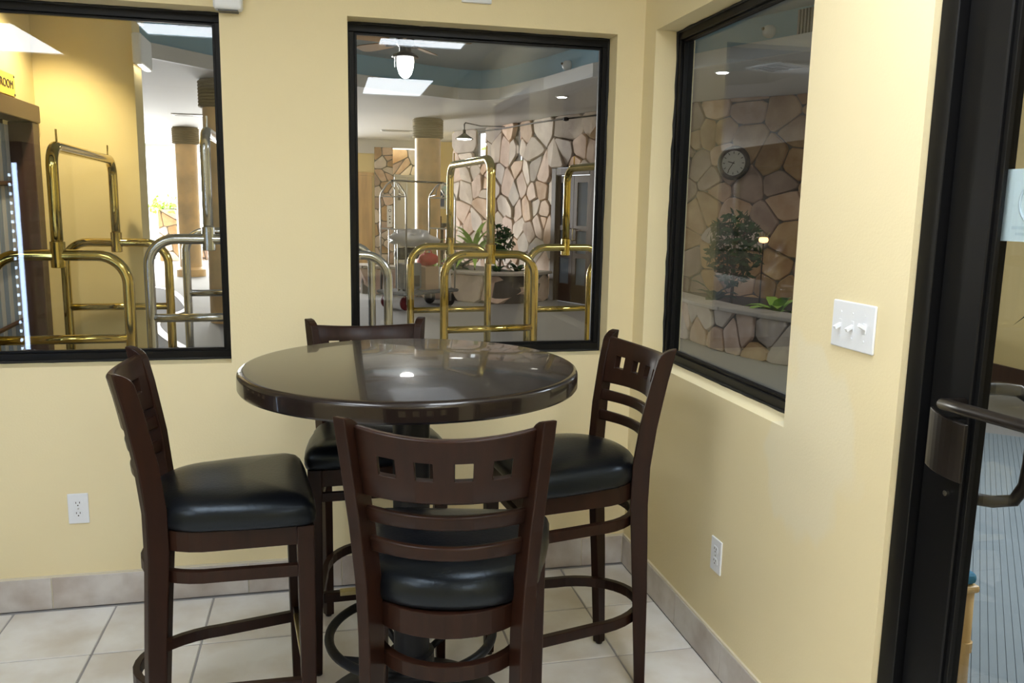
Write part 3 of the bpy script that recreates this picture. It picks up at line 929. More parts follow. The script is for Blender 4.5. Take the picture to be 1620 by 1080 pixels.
for x in (-.25, .21):
    for z in (-.042, .042):
        MB().lathe([(.005, -.017), (.006, -.0142)], 8, (x, 0, z), 'y').obj('screw', m_ink, sg)
eb = thing('emergency_light', 'white wall box with a lit underside on the end of the yellow wall', 'emergency light', (-2.199, 1.86, 2.30), pi/2)
MB().box(-.14, .14, -.05, 0, -.09, .07).obj('housing', m_white, eb, bevel=.012, seg=3)
MB().box(-.11, .11, -.042, -.022, -.094, -.0905).obj('lit_lens', m_down, eb)
spot('alcove_downlight', (-2.45, 1.2, 2.5), (-2.63, 1.6, 1.5), 70, 1.5, .8, (1, .84, .55), .04)

# ------------------------------------------------------------------ far end of the lobby
struct(MB().box(-1.2, -.08, 16.0, 16.2, 0, 2.64).obj('wall_far_yellow', m_yellow))
struct(MB().box(-8, -1.2, 20.3, 20.5, 2.77, ZL).obj('trim_2', m_fascia))
struct(MB().box(-1.2, 1.1, 15.97, 16.22, 2.78, ZL).box(-1.2, -.081, 15.97, 16.22, 2.641, 2.78).obj('trim_3', m_fascia))
struct(MB().box(.99, 2.1, 16.0, 16.2, 0, ZL).obj('wall_far_counter', m_yellow))
CLP = Path([(1.36, 13.36), (2.1, 16.0)])
struct(MB().slab(CLP.d, [0, ZL], [], lambda u, v, k: CLP.at(u, v, -.06*k)).obj('wall_closing', m_yellow))
fd = bpy.data.objects.new('door_4', None); C.objects.link(fd); fd['kind'] = 'structure'
box('door_leaf', -.95, -.14, 15.96, 15.998, .01, 2.15, m_oak, fd, .004, 1)
box('frame_head', -1.0, -.09, 15.95, 15.998, 2.152, 2.22, m_oak, fd, .004, 1)
MB().lathe([(.012, 0), (.012, .04), (.03, .05), (.034, .065), (.022, .08)], 14, (0, 0, 0), 'y').obj('knob', m_bronze, fd, loc=(-.55, 15.88, 1.02))
PIER = Path([(-.08, 15.96), (.33, 15.96)])
pr = struct(MB().box(-.08, .33, 15.96, 16.2, 0, 2.78).obj('wall_pier', m_mortar))
stones(PIER, 0, 2.78, .18, pr, seed=21, gap=.018, proud=(.02, .04))
RECP = Path([(.33, 16.5), (1.0, 16.5)])
rc = struct(MB().slab([0, .07, .67], [0, 2.2, 2.78], [(.07, .67, 0, 2.2)], lambda u, v, k: (.33+u, 16.5+.06*k, v)).obj('wall_recess', m_mortar))
stones(RECP, 2.2, 2.78, .28, rc, seed=23, gap=.018, proud=(.02, .04))
el = bpy.data.objects.new('door_5', None); C.objects.link(el); el['kind'] = 'structure'
box('door_leaf', .41, .70, 16.52, 16.56, 0, 2.15, m_steel, el, .003, 1)
box('door_leaf', .703, .99, 16.525, 16.565, 0, 2.15, m_steel, el, .003, 1)
box('frame_head', .40, 1.0, 16.47, 16.6, 2.151, 2.21, m_steel, el, .004, 1)
box('floor_indicator', .49, .55, 16.50, 16.518, 1.62, 1.74, m_dark, el, .003, 1)
cpn = thing('elevator_panel', 'white elevator call plate with round symbol on the stone pier', 'call panel', (.25, 15.915, 1.25))
box('plate', -.06, .06, -.02, .0, -.24, .24, m_postw, cpn, .003, 1)
MB().tube([(.03*cos(a), -.022, .13+.03*sin(a)) for a in [i*pi/8 for i in range(16)]], .005, 6, True).obj('symbol', m_ink, cpn)
for z in (-.0, -.06, -.14):
    MB().lathe([(.014, -.026), (.016, -.0202)], 10, (0, 0, z), 'y').obj('button', m_ink, cpn)
ps = thing('poster', 'blue and white framed poster on the far yellow wall beside the column', 'poster', (1.68, 15.995, 1.74))
box('frame', -.28, .28, -.025, 0, -.30, .30, m_postw, ps, .004, 1)
box('print', -.23, .20, -.03, -.0255, -.10, .22, m_poster, ps)
ns = thing('sign_plate', 'navy square sign overlapping the white poster edge', 'sign', (1.40, 15.95, 1.66))
box('plate', -.10, .10, -.02, 0, -.17, .17, m_navy, ns, .003, 1)
MB().tube([(-.05, -.022, -.08), (.05, -.022, .08)], .012, 6).tube([(-.05, -.022, .08), (0, -.022, .0)], .012, 6).obj('symbol', m_postw, ns)
ct = thing('reception_counter', 'stone-fronted counter with dark top beneath the poster', 'counter', (2.0, 15.2, 0))
CP = Path([(1.38, 15.2), (1.78, 15.2)])
cb_ = box('body', -.62, -.22, .0, .5, 0, 1.06, m_mortar, ct)
box('counter_top', -.64, -.20, -.06, .56, 1.061, 1.12, m_dark, ct, .006, 1)
tmp0 = set(bpy.data.objects)
stones(CP, .02, 1.05, .3, cb_, seed=29, gap=.018, proud=(.02, .04))
for o in set(bpy.data.objects)-tmp0:
    o.location = (-2.0, -15.2, 0)
cbn = thing('dark_cabinet', 'dark tall cabinet between the tan column and the counter', 'cabinet', (1.22, 15.3, 0))
box('body', -.16, .13, 0, .4, 0, 1.28, m_brownwood, cbn, .004, 1)
box('door', -.15, .13, -.02, -.001, .05, 1.22, m_brownwood, cbn, .003, 1)


def column(x, y, label, rad=.217, flare=0):
    t = thing('column', label, 'column', (x, y, 0), 0, None)
    o = MB().lathe([(rad, 0), (rad, 2.63)], 36).obj('shaft', m_column, t); smooth_by_angle(o, 40)
    if flare:
        o = MB().lathe([(rad+.001, .001), (rad+.07, .002), (rad+.07, .14), (rad+.02, .18), (rad+.001, .19)], 36, cap=False).obj('base', m_column, t); smooth_by_angle(o, 40)
    mb = MB()
    mb.lathe([(rad+.02, 2.62), (rad+.02, ZL)], 36)
    mb.obj('core', m_rope, t)
    for k in range(8):
        z = 2.645+k*.0385
        MB().tube([((rad+.026)*cos(a), (rad+.026)*sin(a), z) for a in [i*2*pi/36 for i in range(36)]], .0215, 8, True).obj('rope_coil', m_rope, t, smooth=True)


column(.53, 11.15, 'tan plaster column with a brown rope capital behind the luggage trolley')
column(-3.87, 14.7, 'tan plaster column with rope capital standing in front of the bright daylight', flare=1)
column(-2.42, 7.75, 'tan plaster column cut by the edge of the window, behind the silver cart')
column(.92, 14.6, 'dark far column with rope capital peeping out behind the tan column', .1)

# bright far left: stone pillar pot with ivy and a low stone wall
def leaf_mesh(l, wd, m, bend=.3, n=4):
    mb = MB(); secs = []
    vs = []
    for i in range(n+1):
        t = i/n; ww = wd*sin(pi*min(1, .12+.88*t))**.7*(1 if t < .98 else .1)
        z = l*t*(1-bend*t*.5); y = l*bend*t*t
        vs += [(-ww/2, y, z+ww*.12), (0, y+.0, z), (ww/2, y, z+ww*.12)]
    fs = []
    for i in range(n):
        a = i*3
        fs += [(a, a+1, a+4, a+3), (a+1, a+2, a+5, a+4)]
    mb.add(vs, fs)
    return mb.mesh('leaf', m, True)


def rosette(name, label, x, y, z, nl, l, wd, m, tilt=(.15, 1.0), seed=0, stem=0., group=None, bend=.5):
    rg = random.Random(seed)
    t = thing(name, label, 'plant', (x, y, z), 0, group)
    MB().tube([(0, 0, -.06), (.01, 0, stem*.5), (0, .01, stem+.02)], .012, 6).obj('stem', m_bark, t)
    mes = [leaf_mesh(l*k, wd, m, bend) for k in (.75, 1, 1.2)]
    for i in range(nl):
        o = link('leaf', rg.choice(mes), t)
        o.location = (0, 0, stem*rg.uniform(.5, 1) if stem else rg.uniform(0, .04))
        o.rotation_euler = (-rg.uniform(*tilt), 0, i*2.4+rg.uniform(-.3, .3))
    return t


rosette('bromeliad', 'tall bright green spiky plant in the planter against the pale stone', 1.20, 10.3, .42, 42, .66, .09, m_leaf, (.1, 1.25), 3, .35)
rosette('leafy_plant', 'dark broad-leaved plant low in the planter beneath the bright spiky one', .95, 10.28, .42, 16, .42, .13, m_leafd, (.3, 1.1), 4, .05)
rosette('red_leaf_plant', 'low red-leaved plant in the planter left of the brass post', .80, 10.45, .42, 12, .26, .09, m_leafr, (.3, 1.1), 5)
rosette('low_plant', 'small yellow-green plant at the ledge behind the trolley', .62, 10.62, .42, 12, .24, .08, m_leaf, (.4, 1.2), 6)
rosette('low_plant', 'small dark green plant on the planter seen under the brass hoop', 1.50, 9.95, .42, 14, .26, .09, m_leafd, (.3, 1.2), 7)
rosette('low_plant', 'small mid-green plant at the doorway end of the planter', 1.85, 9.95, .42, 16, .30, .10, m_leafd, (.2, 1.1), 8)
rosette('broad_leaf_plant', 'bright broad leaves in the planter near the edge of the corner window', 3.48, 4.75, .42, 12, .34, .14, m_leaf, (.3, 1.15), 9)
rosette('broad_leaf_plant', 'dark broad leaves in the planter at the foot of the dark shrub', 3.25, 5.75, .42, 14, .36, .13, m_leafd, (.3, 1.15), 10)


def shrub(name, label, x, y, z, h, rad, m, seed, nl=420, ls=.07):
    rg = random.Random(seed)
    t = thing(name, label, 'shrub', (x, y, z))
    mb = MB()
    mb.tube([(0, 0, -.06), (.02, 0, h*.4), (0, .02, h*.8)], .018, 6, rs=[.024, .018, .01])
    for k in range(6):
        a = k*1.1; mb.tube([(0, 0, h*(.25+.08*k)), (rad*.5*cos(a), rad*.5*sin(a), h*(.4+.09*k))], .008, 5)
    mb.obj('stem', m_bark, t)
    mb = MB()
    for i in range(nl):
        while True:
            p = Vector((rg.uniform(-1, 1), rg.uniform(-1, 1), rg.uniform(-1, 1)))
            if .35 < p.length < 1: break
        p = Vector((p.x*rad, p.y*rad, h*.62+p.z*h*.42))
        a = Vector((rg.gauss(0, 1), rg.gauss(0, 1), rg.gauss(0, 1))).normalized(); b = a.orthogonal().normalized()
        mb.add([p-a*ls, p+b*ls*.4, p+a*ls, p-b*ls*.4], [(0, 1, 2), (0, 2, 3)])
    stuff(mb.obj('foliage', m, t))
    return t


shrub('dark_shrub', 'dark green shrub standing in the planter below the clock', 3.42, 5.65, .42, 1.05, .33, m_leafd, 31)
shrub('dark_shrub', 'dark shrub in the planter to the stone-wall side of the spiky plant', 1.72, 10.75, .42, .75, .26, m_leafd, 32, 220)
pp = thing('stone_pot', 'stone pillar pot with trailing green ivy before the white daylight', 'planter pot', (-5.05, 19.4, 0))
pbx = box('body', -.22, .22, -.2, .2, 0, 1.32, m_mortar, pp)
PP = Path([(-.22, -.2), (.22, -.2)])
stones(PP, .0, 1.3, .2, pbx, seed=41, gap=.015, proud=(.02, .035))
mb = MB(); rg = random.Random(5)
for i in range(240):
    p = Vector((rg.uniform(-.42, .30), rg.uniform(-.28, .2), 1.34+abs(rg.gauss(0, .12))-.12*(rg.random() < .3)))
    a = Vector((rg.gauss(0, 1), rg.gauss(0, 1), rg.gauss(0, 1))).normalized(); b = a.orthogonal().normalized()
    mb.add([p-a*.07, p+b*.035, p+a*.07, p-b*.035], [(0, 1, 2), (0, 2, 3)])
stuff(mb.obj('ivy', m_leaf, pp))
LWP = Path([(-4.75, 19.7), (-3.2, 19.7)])
lw_ = struct(MB().box(-4.75, -3.2, 19.7, 19.95, 0, .55).obj('low_stone_wall', m_mortar))
stones(LWP, 0, .55, .27, lw_, seed=43, gap=.018)

# other enclosing surfaces of the lobby
struct(box('wall_side_yellow', 4.55, 4.7, -6, 3.6, 0, ZL, m_yellow))
struct(box('baseboard_side', 4.53, 4.549, -6, 3.6, 0, .21, m_brownwood, None, .004, 1))
struct(box('wall_lobby_end', .165, 4.55, -6.1, -6.0, 0, ZL, m_yellow))
struct(box('wall_lobby_side', 7.0, 7.1, -6, 5.0, 0, ZL, m_yellow))
struct(box('wall_lobby_west', -8.2, -8.0, -6, 17.5, 0, ZL, m_panel))

# ------------------------------------------------------------------ ceiling fan, lamps, vents
FX, FY = -.39, 5.55
fn = thing('ceiling_fan', 'dark ceiling fan with tan blades and a glowing jar lamp', 'ceiling fan', (FX, FY, 0))
MB().lathe([(.075, 3.37), (.07, 3.33), (.03, 3.31)], 24).obj('canopy', m_bronze, fn, smooth=True)
MB().lathe([(.015, 3.2), (.015, 3.33)], 12).obj('down_rod', m_bronze, fn)
MB().lathe([(.05, 3.225), (.085, 3.20), (.095, 3.14), (.085, 3.09), (.06, 3.07), (.06, 3.02)], 28).obj('motor', m_bronze, fn, smooth=True)
MB().lathe([(.05, 3.03), (.075, 3.015), (.12, 2.995), (.137, 2.975), (.132, 2.968), (.05, 2.975)], 32).obj('lamp_hood', m_bronze, fn, smooth=True)
MB().lathe([(.084, 2.966), (.086, 2.93), (.080, 2.87), (.062, 2.81), (.032, 2.775), (.004, 2.765)], 28).obj('lamp_glass', m_lamp, fn, smooth=True)
for k in range(6):
    a = k*pi/3
    MB().tube([(.090*cos(a), .090*sin(a), 2.966), (.092*cos(a), .092*sin(a), 2.93), (.086*cos(a), .086*sin(a), 2.87)], .004, 6).obj('cage_wire', m_bronze, fn)
MB().tube([(-.11, -.02, 2.97), (-.11, -.02, 2.87)], .003, 5).obj('pull_chain', m_chrome, fn)
bl_me = None
for k in range(5):
    a = radians(-14+72*k)
    mb = MB()
    secs = []
    for q, wd in ((.20, .10), (.28, .125), (.45, .145), (.60, .15), (.655, .125), (.67, .06)):
        secs.append([(q, -wd/2, 3.112-wd*.12), (q, wd/2, 3.112+wd*.12), (q, wd/2, 3.120+wd*.12), (q, -wd/2, 3.120-wd*.12)])
    b_ = mb.ring(None, secs).obj('blade', m_blade, fn); b_.rotation_euler = (0, 0, a)
    ir = MB().ring(None, [[(q, -w_/2, 3.100), (q, w_/2, 3.100), (q, w_/2, 3.108), (q, -w_/2, 3.108)] for q, w_ in ((.07, .03), (.15, .035), (.24, .08), (.27, .03))]).obj('blade_iron', m_bronze, b_)
pn = thing('pendant_lamp', 'dark pendant lamp with a lit shade hanging by the stone wall', 'pendant lamp', (.80, 9.02, 0))
MB().lathe([(.022, 2.60), (.024, 2.55), (.05, 2.53), (.13, 2.475), (.132, 2.465), (.124, 2.467), (.04, 2.52)], 28).obj('shade', m_bronze, pn, smooth=True)
MB().lathe([(.112, 2.474), (.09, 2.462), (.03, 2.455), (.001, 2.454)], 24, cap=False).obj('bulb', m_lamp, pn, smooth=True)
MB().tube([(0, 0, 2.59), (0, 0, 2.68), (.02, .02, 2.70), (.06, .1, 2.705), (.35, .6, 2.72), (.9, 1.4, 2.80)], .009, 8).obj('conduit', m_bronze, pn, smooth=True)
cdt = MB().tube([WALLP.at(WALLP.near(1.70, 12.4)+q, 2.88, .09) for q in [i*.35 for i in range(12)]], .012, 6).obj('wall_conduit', m_bronze)
tag(cdt, 'thin dark conduit running along the top of the stone wall', 'conduit')
hb = WALLP.at(WALLP.near(2.60, 9.6), 2.87, .12)
jb = tag(MB().lathe([(.02, 0), (.045, .01), (.045, .05), (.02, .06)], 14).obj('junction_box', m_bronze, loc=hb - Vector((0, 0, .03))), 'small black junction box on the conduit above the wooden doorway', 'junction box')


def downlight(x, y, label):
    t = thing('downlight', label, 'downlight', (x, y, ZL), 0, 'recessed downlights of the lobby')
    MB().lathe([(.085, -.001), (.085, -.006), (.068, -.008), (.066, -.001)], 24).obj('trim_ring', m_white, t)
    MB().lathe([(.064, -.0085), (.055, -.014), (.001, -.016)], 20, cap=False).obj('lens', m_down, t)
    spot('downlight_beam', (x, y, ZL-.05), (x, y, 0), DOWN_W, 2.3, .6, (1, .86, .66), .06)


downlight(1.875, 7.67, 'lit recessed downlight near the end of the stone wall')
lp = thing('ceiling_light', 'white ceiling light panel of the walkway beyond the glass door', 'ceiling light', (2.6, -1.6, ZL), 0)
area('walkway_fill', (2.6, -.6, ZL-.03), (2.6, -.6, 0), 1.2, 1.2, 90, (.9, .95, 1))  # unseen extra lamp added next to the panel to brighten the walkway
MB().slab([-.31, -.285, .285, .31], [-.61, -.585, .585, .61], [(-.285, .285, -.585, .585)], lambda u, v, k: (u, v, -.02+.0195*k)).obj('frame', m_white, lp)
box('diffuser', -.285, .285, -.585, .585, -.012, -.006, m_diff, lp)
downlight(2.924, 5.20, 'lit recessed downlight seen in the corner window')
for x, y, sx, sy, rz, lb in ((3.28, 4.72, .22, .22, .4, 'square ceiling vent seen above the stone in the corner window'), (.21, 13.6, .3, .12, 0, 'ceiling vent far behind the tan column'),
                             (-3.38, 12.1, .3, .14, 0, 'ceiling vent beside the yellow alcove wall')):
    t = thing('ceiling_vent', lb, 'ceiling vent', (x, y, ZL), rz)
    MB().slab([-sx, -sx+.03, sx-.03, sx], [-sy, -sy+.03, sy-.03, sy], [(-sx+.03, sx-.03, -sy+.03, sy-.03)], lambda u, v, k: (u, v, -.014+.013*k)).obj('frame', m_fascia, t)
    for k in range(5):
        yy = -sy+.05+k*(2*sy-.1)/4
        o = box('louver', -sx+.032, sx-.032, yy-.012, yy+.012, -.010, -.007, m_steel, t)


def on_side(a, b, f, z):
    p = Vector(COF2[a]).lerp(Vector(COF2[b]), f); d = (Vector(COF2[b])-Vector(COF2[a])).normalized()
    return (p.x, p.y, z), math.atan2(d.y, d.x)


for a, b, f, z, lb in ((8, 9, .45, ZL+.235, 'cream motion sensor on the blue coffer edge in the middle window'), (12, 13, .45, ZL+.255, 'cream motion sensor on the blue coffer edge in the corner window')):
    p, ang = on_side(a, b, f, z)
    t = thing('motion_sensor', lb, 'sensor', p, ang)
    MB().lathe([(.06, 0), (.062, -.02), (.055, -.06), (.03, -.085), (.004, -.09)], 20, axis='y').obj('body', m_white, t, smooth=True)
    MB().lathe([(.014, -.098), (.014, -.07)], 12, (-.02, 0, .02), 'y').obj('lens', m_ink, t)
p, ang = on_side(12, 13, .88, ZL+.27)
t = thing('air_grille', 'grey louvred air grille on the blue coffer side', 'air grille', p, ang)
box('backing', -.19, .19, -.006, 0, -.11, .13, m_dark, t)
for k in range(11):
    box('louver', -.185+k*.0355, -.168+k*.0355, -.018, -.0062, -.11, .13, m_steel, t)

# ================================================================== HOOP LUGGAGE CARTS
def hoop(mb, hw, zt, zb, y, rc, r):
    pts = [(-hw, y, zb), (-hw, y, (zb+zt)/2)] + [(-hw+rc-rc*cos(a), y, zt-rc+rc*sin(a)) for a in [pi/2*i/8 for i in range(9)]] + \
          [(hw-rc+rc*sin(a), y, zt-rc+rc*cos(a)) for a in [pi/2*i/8 for i in range(9)]] + [(hw, y, (zb+zt)/2), (hw, y, zb)]
    return mb.tube(pts, r, 14)


def hoop_cart(label, near, far, zh, zbar, ztop, m):
    n_, f_ = Vector(near), Vector(far); c = (n_+f_)/2; L = (f_-n_).length; d = f_-n_
    t = thing('luggage_cart', label, 'luggage cart', (c.x, c.y, 0), math.atan2(d.y, d.x)-pi/2, 'hoop luggage carts parked outside the windows')
    hw, r = .253, .0225
    for y in (-L/2, L/2):
        hp = hoop(MB(), hw, zh, .30, y, .115, r).obj('end_hoop', m, t, smooth=True)
        MB().tube([(-hw+.012, y, zbar), (hw-.012, y, zbar)], .019, 12).obj('crossbar', m, hp, smooth=True)
        MB().lathe([(.028, zh-.05), (.028, zh+.055)], 20, (0, y, 0)).obj('socket', m, hp, bevel=.003)
    rc = .085
    pts = [(0, -L/2, zh-.04), (0, -L/2, (zh+ztop)/2)] + [(0, -L/2+rc-rc*cos(a), ztop-rc+rc*sin(a)) for a in [pi/2*i/8 for i in range(9)]] + \
          [(0, L/2-rc+rc*sin(a), ztop-rc+rc*cos(a)) for a in [pi/2*i/8 for i in range(9)]] + [(0, L/2, (zh+ztop)/2), (0, L/2, zh-.04)]
    MB().tube(pts, r, 14).obj('top_hoop', m, t, smooth=True)
    for y in (-L/2+.09, L/2-.09):
        MB().tube([(0, y, ztop+.015), (0, y, ztop+.07)], .004, 6).obj('pin', m, t)
    MB().box(-.235, .235, -L/2-.06, L/2+.06, .25, .30).obj('deck', m_carpetd, t, bevel=.02)
    for sx in (-.18, .18):
        for sy in (-L/2+.02, L/2-.02):
            wl = MB().lathe([(.03, -.02), (.095, -.018), (.10, -.01), (.10, .01), (.095, .018), (.03, .02)], 20, axis='x').obj('wheel', m_rubber, t, loc=(sx, sy, .10))
            MB().box(-.03, .03, -.02, .02, .1, .149).box(-.03, -.022, -.02, .02, -.02, .101).box(.022, .03, -.02, .02, -.02, .1011).obj('caster_fork', m_chrome, wl)


hoop_cart('brass hoop luggage cart before the yellow alcove wall', (-2.266, .475), (-2.301, 1.60), 1.272, .93, 1.70, m_brass)
hoop_cart('silver hoop luggage cart in the window edge beside the yellow wall end', (-1.727, .736), (-1.735, 1.807), 1.33, .98, 1.80, m_chrome)
hoop_cart('silver hoop luggage cart mostly hidden by the wall between the two windows', (-1.174, .957), (-1.201, 1.901), 1.25, .45, 1.75, m_chrome)
hoop_cart('brass hoop luggage cart in the middle window before the stone planter', (-.361, 1.185), (-.451, 2.04), 1.243, .842, 1.745, m_brass)
hoop_cart('brass hoop luggage cart behind the window corner, before the dark doorway', (.387, 1.02), (.262, 1.878), 1.25, .86, 1.738, m_brass)

# ================================================================== BIRDCAGE TROLLEY WITH LUGGAGE
bt = thing('birdcage_trolley', 'chrome birdcage luggage trolley loaded with bags beside the stone planter', 'luggage cart', (.14, 9.12, 0), radians(34))
MB().box(-.55, .55, -.31, .31, .22, .27).obj('deck', m_carpetd, bt, bevel=.03)
for sx in (-.42, .42):
    for sy in (-.22, .22):
        wl = MB().lathe([(.03, -.02), (.10, -.018), (.105, -.01), (.105, .01), (.10, .018), (.03, .02)], 18, axis='y').obj('wheel', m_rubber if sx > 0 else m_wheelr, bt, loc=(sx, sy, .105))
        MB().box(-.02, .02, -.03, .03, .112, .1145).box(-.02, .02, .022, .03, -.02, .1121).box(-.02, .02, -.03, -.022, -.02, .1122).obj('caster_fork', m_tchrome, wl)
for sx in (-.47, .47):
    fr_ = None
    for sy in (-.29, .29):
        MB().tube([(sx, sy, .25), (sx, sy, 1.61), (sx, sy*.94, 1.665), (sx, sy*.5, 1.785), (sx, sy*.2, 1.83), (sx, 0, 1.84)], .0125, 8).obj('upright', m_tchrome, bt, smooth=True)
        MB().tube([(sx, sy*.2, 1.83), (sx*.86, sy*.18, 1.74), (sx*.9, sy*.3, 1.66), (sx, sy*.98, 1.64)], .008, 6).obj('brace', m_tchrome, bt, smooth=True)
    MB().tube([(sx, -.29, 1.16), (sx, .29, 1.16)], .012, 8).obj('end_rail', m_tchrome, bt)
    MB().tube([(sx, -.29, 1.62), (sx, .29, 1.62)], .010, 8).obj('end_rail', m_tchrome, bt)
    for sy in (-.1, .1):
        MB().tube([(sx, sy, .26), (sx, sy, 1.16)], .009, 6).obj('spindle', m_tchrome, bt)
MB().tube([(-.50, 0, 1.845), (.50, 0, 1.845)], .014, 8).obj('hanger_rail', m_bronze, bt)
Mt = Matrix.Translation(bt.location) @ Matrix.Rotation(radians(34), 4, 'Z')


def place(name, label, cat, lx, ly, z, rz=0.):
    p = Mt @ Vector((lx, ly, z))
    return thing(name, label, cat, p, radians(34)+rz)


def soft(mb_pts, amp, seed, sub=2):
    pass


def blob(name, m, parent, rx, ry, rz, seed, amp=.15, n=14, k=9, flat=.0):
    rg = random.Random(seed); ph = [rg.uniform(0, 6.28) for _ in range(8)]
    secs = []
    for j in range(k+1):
        e_ = -pi/2+pi*j/k
        row = []
        for i in range(n):
            a = 2*pi*i/n
            q = 1+amp*(sin(3*a+ph[0]+2*e_)+.6*sin(5*a+ph[1]-3*e_)+.5*sin(2*a+ph[2]+5*e_))/2
            c_ = max(.02, cos(e_))**.7
            q *= 1+rg.uniform(-.5, .5)*amp*max(0, cos(e_))
            row.append((rx*c_*cos(a)*q, ry*c_*sin(a)*q, rz*(1+sin(e_))*(1+.5*amp*sin(4*a+ph[3])*max(0, sin(e_)))))
        secs.append(row)
    return MB().ring(None, secs).obj(name, m, parent, smooth=True)


t = place('suitcase', 'grey upright suitcase on the trolley under the plastic bag', 'suitcase', -.24, -.06, .2705)
MB().box(-.17, .17, -.11, .11, .02, .40).obj('body', m_greyf, t, bevel=.03, seg=3)
MB().box(-.12, .12, -.118, -.109, .06, .22).obj('pocket', m_char, t, bevel=.006)
MB().tube([(-.06, 0, .39), (-.06, 0, .44), (.06, 0, .44), (.06, 0, .39)], .009, 6).obj('handle', m_char, t)
for x in (-.13, .13):
    MB().lathe([(.022, -.012), (.022, .012)], 10, (x, -.06, .022), 'y').lathe([(.022, -.012), (.022, .012)], 10, (x, .06, .022), 'y').obj('wheel', m_rubber, t)
t = place('duffel_bag', 'black duffel bag wedged on top of the grey suitcase', 'bag', -.22, .0, .712)
MB().tube([(-.2, 0, .09), (-.17, 0, .09), (.17, 0, .09), (.2, 0, .09)], .09, 14, rs=[.03, .088, .088, .03]).obj('body', m_char, t, smooth=True)
MB().tube([(-.08, 0, .165), (-.05, 0, .178), (.05, 0, .178), (.08, 0, .165)], .008, 6).obj('handle', m_char, t)
t = place('plastic_bag', 'clear crumpled plastic bag heaped on top of the luggage', 'bag', -.16, -.04, .902)
blob('body', m_bag, t, .36, .27, .115, 5, .30, 24, 11)
blob('tied_neck', m_bag, t, .045, .04, .03, 6, .2).location = (.30, -.02, .06)
t = place('cardboard_box', 'tan box standing on the trolley beside the grey suitcase', 'box', .10, -.05, .2705)
MB().box(-.13, .13, -.15, .15, 0, .34).obj('body', m_tanbox, t, bevel=.005)
MB().box(-.1305, .1305, -.03, .03, .0, .342).obj('tape', m_brassd, t)
t = place('red_bag', 'red cloth bag lying on the tan box', 'bag', .165, -.02, .613)
blob('body', m_red, t, .17, .13, .09, 9, .15)
MB().tube([(-.08, 0, .15), (-.04, 0, .23), (.06, 0, .23), (.09, 0, .14)], .009, 6).obj('handle', m_red, t)
t = place('tote_bag', 'white tote bag with black straps at the front of the trolley', 'bag', .372, -.12, .2705)
MB().ring(None, [[(-.12*q, -.07*q2, z), (.12*q, -.07*q2, z), (.12*q, .07*q2, z), (-.12*q, .07*q2, z)] for z, q, q2 in ((0, 1, 1), (.1, 1.05, 1.05), (.25, 1.0, .8), (.32, .95, .3))]).obj('body', m_bagw, t, bevel=.01)
MB().tube([(-.05, 0, .31), (-.03, 0, .42), (.03, 0, .42), (.05, 0, .31)], .008, 6).obj('strap', m_char, t)
t = place('satchel', 'low black satchel lying at the far end of the trolley deck', 'bag', .38, .12, .2705)
MB().box(-.13, .13, -.1, .1, 0, .16).obj('body', m_char, t, bevel=.03, seg=3)
MB().box(-.12, .12, -.107, -.099, .05, .15).obj('flap', m_greyf, t, bevel=.004)

# ================================================================== OUTSIDE THE GLASS DOOR
em = thing('entrance_mat', 'blue-grey ribbed entrance mat on the floor beyond the glass door', 'mat', (0, 0, 0))
U, N_ = Vector((.671, .741)), Vector((-.741, .671))
o0, o1, pit = -1.60, -.83, .026
q = [U*-.75+N_*o0, U*3.3+N_*o0, U*3.3+N_*o1, U*-.62+N_*o1]
MB().add([(v.x, v.y, z) for z in (.001, .006) for v in q], [(0, 1, 2, 3), (7, 6, 5, 4)]+[(i, (i+1) % 4, 4+(i+1) % 4, 4+i) for i in range(4)]).obj('backing', m_matd, em)
k = int((o1-o0)/pit)
stm = MB().box(0, 1, -.0121, .0121, 0, .006).mesh('strip', m_mat)
for i in range(k):
    oo = o0+(i+.5)*pit
    u_a = max(-.74, (.19+.741*oo)/.671) + .03
    st_ = link('strip', stm, em)
    p = U*u_a+N_*oo
    st_.location = (p.x, p.y, .0062); st_.rotation_euler = (0, 0, math.atan2(U.y, U.x)); st_.scale = (3.29-u_a, 1, 1)
rcx, rcy = .44, -1.078
rc_ = thing('rattan_chair', 'bamboo chair with a blue seat just beyond the black door frame', 'chair', (rcx, rcy, 0))
for sx in (-1, 1):
    for sy in (-1, 1):
        lg = MB().tube([(.165*sx, .165*sy, .0135), (.16*sx, .16*sy, .2), (.155*sx, .155*sy, .41)], .019, 12, rs=[.017, .019, .021]).obj('leg', m_bamboo, rc_, smooth=True)
        MB().tube([(.1605*sx, .1605*sy, z) for z in (.22, .25)], .0225, 12).obj('binding', m_bamboo, lg)
for a, b in (((-1, -1), (1, -1)), ((1, -1), (1, 1)), ((1, 1), (-1, 1)), ((-1, 1), (-1, -1))):
    MB().tube([(.157*a[0], .157*a[1], .38), (.157*b[0], .157*b[1], .38)], .014, 8).obj('seat_rail', m_bamboo, rc_, smooth=True)
    m0 = Vector((.157*a[0], .157*a[1], .235)); m1 = Vector((.157*b[0], .157*b[1], .235))
    MB().tube([m0, m0.lerp(m1, .22)+Vector((0, 0, .11)), m0.lerp(m1, .5)+Vector((0, 0, .135)), m0.lerp(m1, .78)+Vector((0, 0, .11)), m1], .010, 8).obj('bent_brace', m_bamboo, rc_, smooth=True)
MB().box(-.18, .18, -.18, .18, .405, .428).obj('seat_frame', m_bamboo, rc_, bevel=.008)
MB().box(-.175, .175, -.175, .175, .4285, .465).obj('cushion', m_bluec, rc_, bevel=.016, seg=3)
for sx in (-1, 1):
    MB().tube([(.165*sx, .17, .42), (.165*sx, .20, .7), (.14*sx, .22, .86)], .017, 10).obj('back_post', m_bamboo, rc_, smooth=True)
